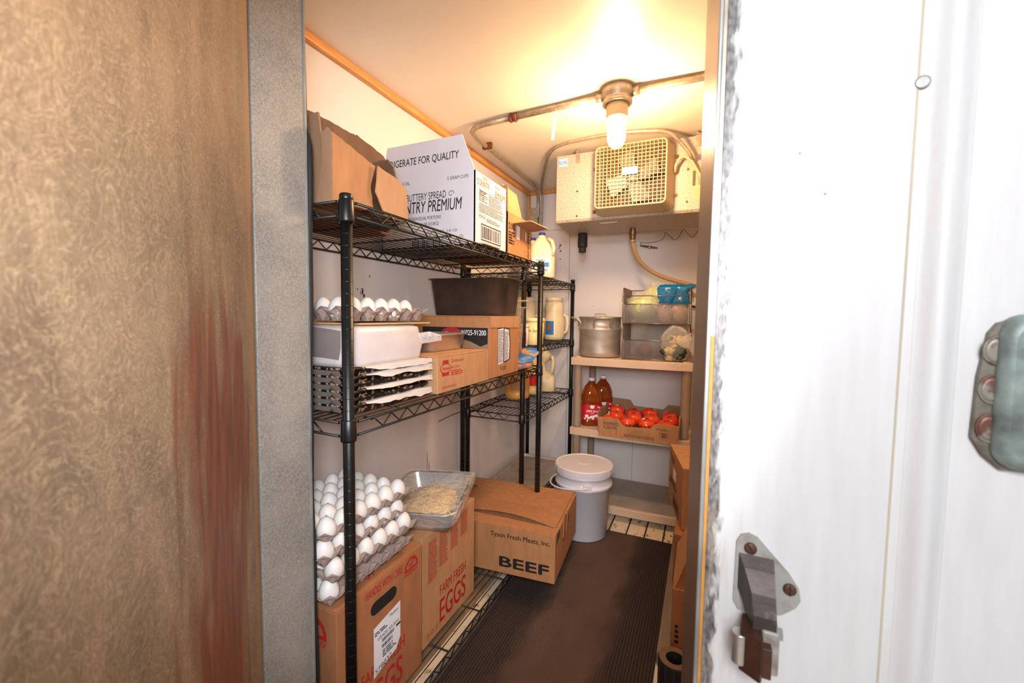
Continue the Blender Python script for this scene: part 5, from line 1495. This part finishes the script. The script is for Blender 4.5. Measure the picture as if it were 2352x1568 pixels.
MB().box(-.165, .165, -.004, -.002, .03, .32).build('fan_recess', mat('fan_recess_tan', (104, 76, 50), .7), so)
fan = MB()
for i in range(4):
    a = i * PI / 2 + .4
    fan.prism(Face((0, -.05, cZ), (math.cos(a), 0, math.sin(a)), (-math.sin(a), .35, math.cos(a))), [(.02, -.03), (.12, -.05), (.125, .04), (.02, .02)], .0015)
fan.lathe([(.03, 0), (.03, .03), (.012, .036)], 20, Matrix.Translation((0, -.045, cZ)) @ Matrix.Rotation(PI / 2, 4, 'X'))
fan.build('fan', M['galv'], so)
p = MB(); fg = Face((-.042, -.1005, cZ + .0), (1, 0, 0), (0, 0, 1)); p.rect(fg, 0, .07, 0, .034, .0005); bo = p.build('maker_label', M['label'], so)
p = MB(); p.text(fg, 'BOHN', .008, .006, .021, .052, off=.001, bold=.0); p.build('label_print', mat('faded_pink', (214, 150, 190), .6), bo)
fe = Face((-hw, 0, 0), (1, 0, 0), (0, 0, 1))
p = MB(); p.rect(fe, .008, .060, .292, .334, .0006); bo = p.build('maker_label', M['label'], EV)
p = MB()
for a0, a1, b0_, b1_ in ((.009, .059, .294, .296), (.009, .059, .330, .332), (.009, .011, .294, .332), (.057, .059, .294, .332)): p.rect(fe, a0, a1, b0_, b1_, .001)
p.text(fe, 'BOHN', .013, .301, .023, .042, off=.001, bold=.015); p.build('label_print', M['blue_ink'], bo)
sw = MB()
for x, z in ((-.29, .155), (-.29, .028), (.245, .20), (.245, .05)): sw.lathe([(.005, 0), (.005, .003), (.003, .004)], 10, Matrix.Translation((x, 0, z)) @ Matrix.Rotation(PI / 2, 4, 'X'))
for x, z in ((-.197, .255), (-.197, .04), (.195, .265), (.195, .085)):
    sw.box(x - .008, x + .008, -.004, 0, z - .008, z + .008)
    sw.lathe([(.0055, .004), (.0055, .008), (.003, .009)], 10, Matrix.Translation((x, 0, z)) @ Matrix.Rotation(PI / 2, 4, 'X'))
sw.build('screw', M['brass'], EV)
for x in (-.29, .285):
    br = MB(); br.box(x - .011, x + .011, -.003, 0, .30, .352); br.box(x - .011, x + .011, -.016, .0, .352, .355)
    br.lathe([(.005, 0), (.005, .012)], 8, Matrix.Translation((x - .004, -.006, .355)))
    br.build('hanger_bracket', M['galv'], EV)
p = MB(); p.rect(fe, .665, .80, .105, .205, .0006); po = p.build('rating_plate', mat('tan_plate', (206, 176, 130), .6), EV)
p = MB(); p.text(fe, 'HEATCRAFT', .70, .18, .008, .07, off=.001); p.lines(fe, .695, .125, .10, .05, 6, seed=33, off=.001, fill=.4); p.rect(fe, .672, .685, .12, .19, .001); p.build('plate_print', M['grey_ink'], po)
p = MB(); p.rect(fe, .675, .79, .055, .10, .0006); p.build('rating_plate', mat('tan_plate_dim', (200, 172, 132), .6), EV)
fbm = Face((-hw, .02, -.0012), (1, 0, 0), (0, -1, -.06)) ; p = MB(); p.box(-.18, -.09, .06, .085, -.0085, -.0035); p.build('pink_sticker', mat('pinkish_sticker', (206, 158, 136), .6), EV)
cb = MB(); cb.tube([(.19, -.02, .185), (.192, -.03, .215), (.21, -.034, .245), (.232, -.034, .25), (.262, -.03, .225), (.32, -.02, .12), (.36, -.01, .05)], .007, 10); cb.build('power_cable', M['shroud'], EV)
wp = MB()
for k in range(3): wp.rect(fe, .695 + .018 * k, .709 + .018 * k, .235, .262, .0006)
wp.build('warning_sticker', mat('violet_sticker', (120, 90, 140), .6), EV)

# lamp with glass jar
LX, LY = -.333, 1.685
LP = thing('jar_lamp', 'lit vapour tight glass jar lamp on a round conduit box under the ceiling', 'lamp', (LX, LY, ZC))
MB().lathe([(.058, 0), (.060, -.004), (.060, -.030), (.052, -.038), (.052, -.046), (.056, -.048), (.056, -.058), (.044, -.062)][::-1], 32).build('conduit_box', M['galv'], LP)
MB().lathe([(.040, -.112), (.041, -.108), (.0395, -.104), (.041, -.1), (.0395, -.096), (.041, -.092), (.0395, -.088), (.041, -.084), (.040, -.060)], 32).build('threaded_collar', M['shroud'], LP)
jar = MB().lathe([(.001, -.222), (.014, -.219), (.026, -.209), (.0325, -.194), (.0345, -.175), (.0345, -.108), (.0345, -.1045)], 28, cap1=False).build('glass_jar', M['lamp'], LP)
hb = MB()
for a in (0, PI): hb.lathe([(.017, 0), (.017, .03), (.013, .032)], 14, Matrix.Translation((.05 * math.cos(a), 0, -.020)) @ Matrix.Rotation(PI / 2 if a == 0 else -PI / 2, 4, 'Y'))
hb.build('conduit_hub', M['galv'], LP)

# conduit run
CN = thing('ceiling_conduit', 'grey metal conduit crossing the ceiling to the lamp and down the corner', 'conduit', (0, 0, 0))
zc = ZC - .016
cm = MB()
cm.tube([(LX + .08, LY, ZC - .02), (-.05, LY + .01, zc), (.55, LY + .01, zc)], .0125, 12)
cm.tube([(LX - .08, LY, ZC - .02), (-.55, 1.70, zc), (-.80, 1.712, zc)], .0125, 12)
cm.tube([(-.80, 1.712, zc), (-.93, 1.72, zc), (-.985, 1.735, zc), (-1.018, 1.77, zc), (-1.03, 1.82, zc), (-1.035, 1.90, zc), (-1.04, 2.3, zc), (-1.05, 2.62, zc), (-1.062, 2.72, zc - .004), (-1.072, 2.775, zc - .03), (-1.078, 2.795, zc - .08), (-1.08, 2.80, zc - .16), (-1.082, 2.80, 1.83)], .0118, 12)
co = cm.build('conduit_tube', M['galv'], CN)
cp = MB().lathe([(.016, 0), (.019, .004), (.019, .012), (.0155, .014), (.0155, .022), (.019, .024), (.019, .032), (.015, .036)], 12, Matrix.Translation((-.80, 1.712, zc)) @ Matrix.Rotation(PI / 2, 4, 'Y'), sharp=True); cp.build('rusted_coupling', M['rusty'], CN)
MB().box(-1.055, -1.005, 1.935, 1.952, zc - .014, ZC - .001, bevel=.001).build('strap_clip', M['rusty'], CN)
JB = thing('junction_box', 'small grey metal junction box in the far left corner', 'junction box', (-1.105, 2.802, 1.785))
MB().box(-.028, .028, -.026, .022, 0, .11, bevel=.003).build('box_body', M['galv'], JB)
MB().box(-.03, .03, -.029, -.026, -.002, .112, bevel=.001).build('cover_plate', M['galv'], JB)
def flex(pts, r, per=.006):
    P = [Vector(p) for p in pts]
    # resample by arc length
    out = [P[0]]
    for a, b in zip(P, P[1:]):
        n_ = max(1, int((b - a).length / (per / 2)))
        for i in range(1, n_ + 1): out.append(a.lerp(b, i / n_))
    rs = [r * (1.0 if i % 2 else .84) for i in range(len(out))]
    mb = MB(); mb.tube(out, rs, 8); return mb
def smooth(pts, n=6):
    P = [Vector(p) for p in pts]; out = []
    for i in range(len(P) - 1):
        p0, p1, p2, p3 = P[max(0, i - 1)], P[i], P[i + 1], P[min(len(P) - 1, i + 2)]
        for k in range(n):
            t_ = k / n; out.append(.5 * ((2 * p1) + (-p0 + p2) * t_ + (2 * p0 - 5 * p1 + 4 * p2 - p3) * t_ ** 2 + (-p0 + 3 * p1 - 3 * p2 + p3) * t_ ** 3))
    out.append(P[-1]); return out
zx = ZC - .012
FX = flex(smooth([(-1.055, 2.80, 1.77), (-1.05, 2.80, 1.96), (-1.045, 2.77, zx - .004), (-.98, 2.60, zx), (-.86, 2.33, zx), (-.77, 2.16, zx), (-.69, 2.085, zx), (-.55, 2.055, zx), (-.40, 2.045, zx - .004), (-.26, 2.06, zx - .010), (-.18, 2.085, zx - .02), (-.13, 2.12, zx - .055), (-.085, 2.15, zx - .11), (-.075, 2.19, 1.875)], 5), .0085, .009)
tag(FX.build('flexible_conduit', M['galv']), 'ribbed flexible metal conduit curving across the ceiling to the evaporator', 'conduit')
# tag hanging from the conduit
HG = thing('hanging_tag', 'white paper strip hanging on a string from the ceiling conduit', 'tag', (-.578, 1.698, 1.99))
MB().tube([(0, -.014, 0), (.002, -.012, -.035)], .0008, 5).build('string', M['label'], HG)
mb = MB(); mb.box(-.0065, .0065, -.013, -.011, -.122, -.034, Matrix.Rotation(math.radians(7), 4, 'Y')); mb.build('paper_strip', M['label'], HG)
# drain
DR = thing('drain_hose', 'tan drain hose curving from the evaporator fitting down the back wall', 'drain hose', (0, 0, 0))
MB().tube(smooth([(-.375, 2.42, 1.575), (-.37, 2.45, 1.535), (-.35, 2.52, 1.475), (-.30, 2.60, 1.425), (-.22, 2.66, 1.385), (-.12, 2.70, 1.355), (-.02, 2.72, 1.325), (.12, 2.72, 1.26)], 6), .0115, 12).build('hose', M['hose'], DR)
MB().lathe([(.014, 1.575), (.016, 1.58), (.016, 1.60), (.019, 1.602), (.019, 1.628), (.015, 1.632), (.015, 1.641)][0:], 16, Matrix.Translation((-.375, 2.42, 0)), sharp=True).build('pipe_fitting', M['brass'], DR)
MB().lathe([(.0135, 1.563), (.0150, 1.564), (.0150, 1.575), (.0135, 1.576)], 16, Matrix.Translation((-.375, 2.42, 0))).build('hose_clamp', M['galv'], DR)
# black insulated stub
IP = thing('insulated_pipe', 'short black foam covered pipe stub under the evaporator', 'pipe', (-.665, 2.455, 1.525))
MB().lathe([(.026, .03), (.0275, .035), (.0275, .112), (.026, .114)], 18).build('foam_sleeve', M['rubber'], IP)
MB().lathe([(.019, 0), (.021, .004), (.021, .04)], 16).build('pipe_end', M['rubber'], IP)
# sensor probe and capillary
PB = thing('temperature_probe', 'thin brown sensor probe with coiled black capillary wire on the back wall', 'sensor', (0, 0, 0))
MB().tube([(-.385, 2.80, 1.602), (-.36, 2.80, 1.598), (-.30, 2.80, 1.586), (-.278, 2.80, 1.582)], [.003, .006, .006, .002], 10).build('probe', M['brass'], PB)
MB().box(-.335, -.322, 2.795, YB - .0005, 1.582, 1.605, bevel=.001).build('clip', M['galv'], PB)
MB().tube(smooth([(-.372, 2.80, 1.60), (-.385, 2.80, 1.62), (-.34, 2.80, 1.618), (-.275, 2.80, 1.625), (-.245, 2.80, 1.645), (-.238, 2.80, 1.675), (-.215, 2.80, 1.655), (-.18, 2.80, 1.625), (-.155, 2.80, 1.65), (-.135, 2.80, 1.685), (-.105, 2.80, 1.655), (-.08, 2.80, 1.635), (-.055, 2.80, 1.67), (-.03, 2.80, 1.69), (0, 2.80, 1.66)], 5), .0014, 5).build('capillary_wire', M['dark'], PB)
# nail and dark hook on back wall
tag(MB().tube([(-.815, 2.815, 1.125), (-.75, 2.79, 1.122)], .002, 6).build('nail', M['dark']), 'long nail sticking out of the back wall beside the rack post', 'nail')
tag(MB().tube([(-.075, 2.80, 1.222), (-.04, 2.80, 1.214)], .006, 8).build('hook', M['dark']), 'short black hook on the back wall near the baskets', 'hook')
tag(MB().tube([(XL + .002, 1.71, .63), (XL + .02, 1.80, .645), (-1.13, 1.86, .652)], .0016, 5).build('loose_wire', M['dark']), 'thin black wire end on the left wall behind the rack', 'wire')

# ------------------------------------------------------------------ hardware on the outer wall
LT = thing('latch_strike', 'worn steel latch strike with roller screwed to the white wall beside the opening', 'latch', (.0, .5238, 0))
fo = Face((0, 0, 0), (1, 0, 0), (0, 0, 1))
pl = [(.042, .903), (.046, .911), (.054, .914), (.062, .911), (.074, .898), (.092, .879), (.102, .864), (.104, .852), (.100, .843), (.088, .832), (.070, .826), (.046, .826), (.041, .835)]
LT_plate = MB().prism(fo, pl, .004).build('base_plate', M['latch_plate'], LT)
for x, z, a in ((.0555, .8985, 1.1), (.0935, .8625, 1.5)):
    scw = MB(); scw.lathe([(.0062, .004), (.0062, .0062), (.0045, .007), (.0002, .0071)], 20, Matrix.Translation((x, 0, z)) @ Matrix.Rotation(PI / 2, 4, 'X'))
    scw.build('slotted_screw', M['screw'], LT)
sl = MB()
for x, z, a in ((.0555, .8985, 2.1), (.0935, .8625, 1.6)):
    c_, s_ = math.cos(a), math.sin(a); sl.poly(Face((x, -.0073, z), (c_, 0, s_), (-s_, 0, c_)), [(-.006, -.0006), (.006, -.0006), (.006, .0006), (-.006, .0006)], .0002)
sl.build('screw_slot', M['dark'], LT)
arm = MB()
ringsA = []
for y, x0, x1, z0, z1 in ((-.003, .044, .078, .852, .892), (-.014, .050, .078, .842, .880), (-.028, .056, .078, .828, .862), (-.034, .058, .079, .800, .842)):
    ringsA.append([(x0, y, z0), (x1, y, z0), (x1, y, z1), (x0, y, z1)])
arm.loft([list(r_) for r_ in ringsA]).build('arm', M['latch'], LT)
MB().box(.066, .082, -.036, -.012, .784, .830, bevel=.002).build('yoke', M['latch_plate'], LT)
rg_ = MB(); fg = Face((.052, -.016, .784), (0, -1, 0), (0, 0, 1))
gp = [(.046, -.040), (.064, -.052), (.066, -.048), (.066, -.012), (.050, -.012)]
rg_.loft([[(x, y, .784) for x, y in gp], [(x, y, .828) for x, y in gp]]).build('roller_guard', M['latch_brown'], LT)
MB().box(.062, .0745, -.046, -.014, .786, .818, bevel=.001).build('brown_block', M['latch_brown'], LT)
MB().lathe([(.0075, .790), (.0078, .791), (.0078, .821), (.0075, .822)], 18, Matrix.Translation((.0465, -.036, 0))).build('roller', M['steel'], LT)
MB().lathe([(.0065, 0), (.0065, .006)], 6, Matrix.Translation((.080, -.022, .822)) @ Matrix.Rotation(PI / 2, 4, 'Y'), sharp=True).build('bolt_head', M['lip'], LT)

HN = thing('door_hardware', 'green grey cast handle casting with three screw holes on the white wall', 'casting', (0, .5252, 0))
flp = [(.214, 1.045), (.2155, 1.10), (.2205, 1.140), (.226, 1.149), (.234, 1.152), (.30, 1.152), (.30, 1.018), (.235, 1.018), (.222, 1.030)]
flp = [(x + .012, z) for x, z in flp]
MB().prism(Face((0, 0, 0), (1, 0, 0), (0, 0, 1)), flp, .006).build('flange', M['hinge_dark'], HN)
hs = MB()
for x, z in ((.2345, 1.1245), (.2335, 1.0895), (.2335, 1.0545)):
    hs.lathe([(.0088, 0), (.0086, .0005), (.0062, .0016)], 20, Matrix.Translation((x + .0035, -.0060, z)) @ Matrix.Rotation(PI / 2, 4, 'X') @ Matrix.Scale(1.35, 4, (0, 1, 0)))
    hs.tube([(x + .0035 + .009 * math.cos(2 * PI * i / 20), -.0066, z + .0125 * math.sin(2 * PI * i / 20)) for i in range(20)], .0012, 6, closed=True)
hs.build('screw_hole', M['hole'], HN)
bd = MB(); sec = []
for y, gx_, gz_, rr_ in ((0, .0, .0, .012), (-.008, .0, .0, .012), (-.013, -.002, -.002, .012), (-.0165, -.008, -.008, .01)):
    sec.append([(.3125 + a, y, 1.088 + b) for a, b in reversed(rr(.150 + 2 * gx_, .138 + 2 * gz_, .02 + gx_ * .5, 6))])
bd.loft(sec, True, True, True).build('cast_body', M['hinge'], HN)
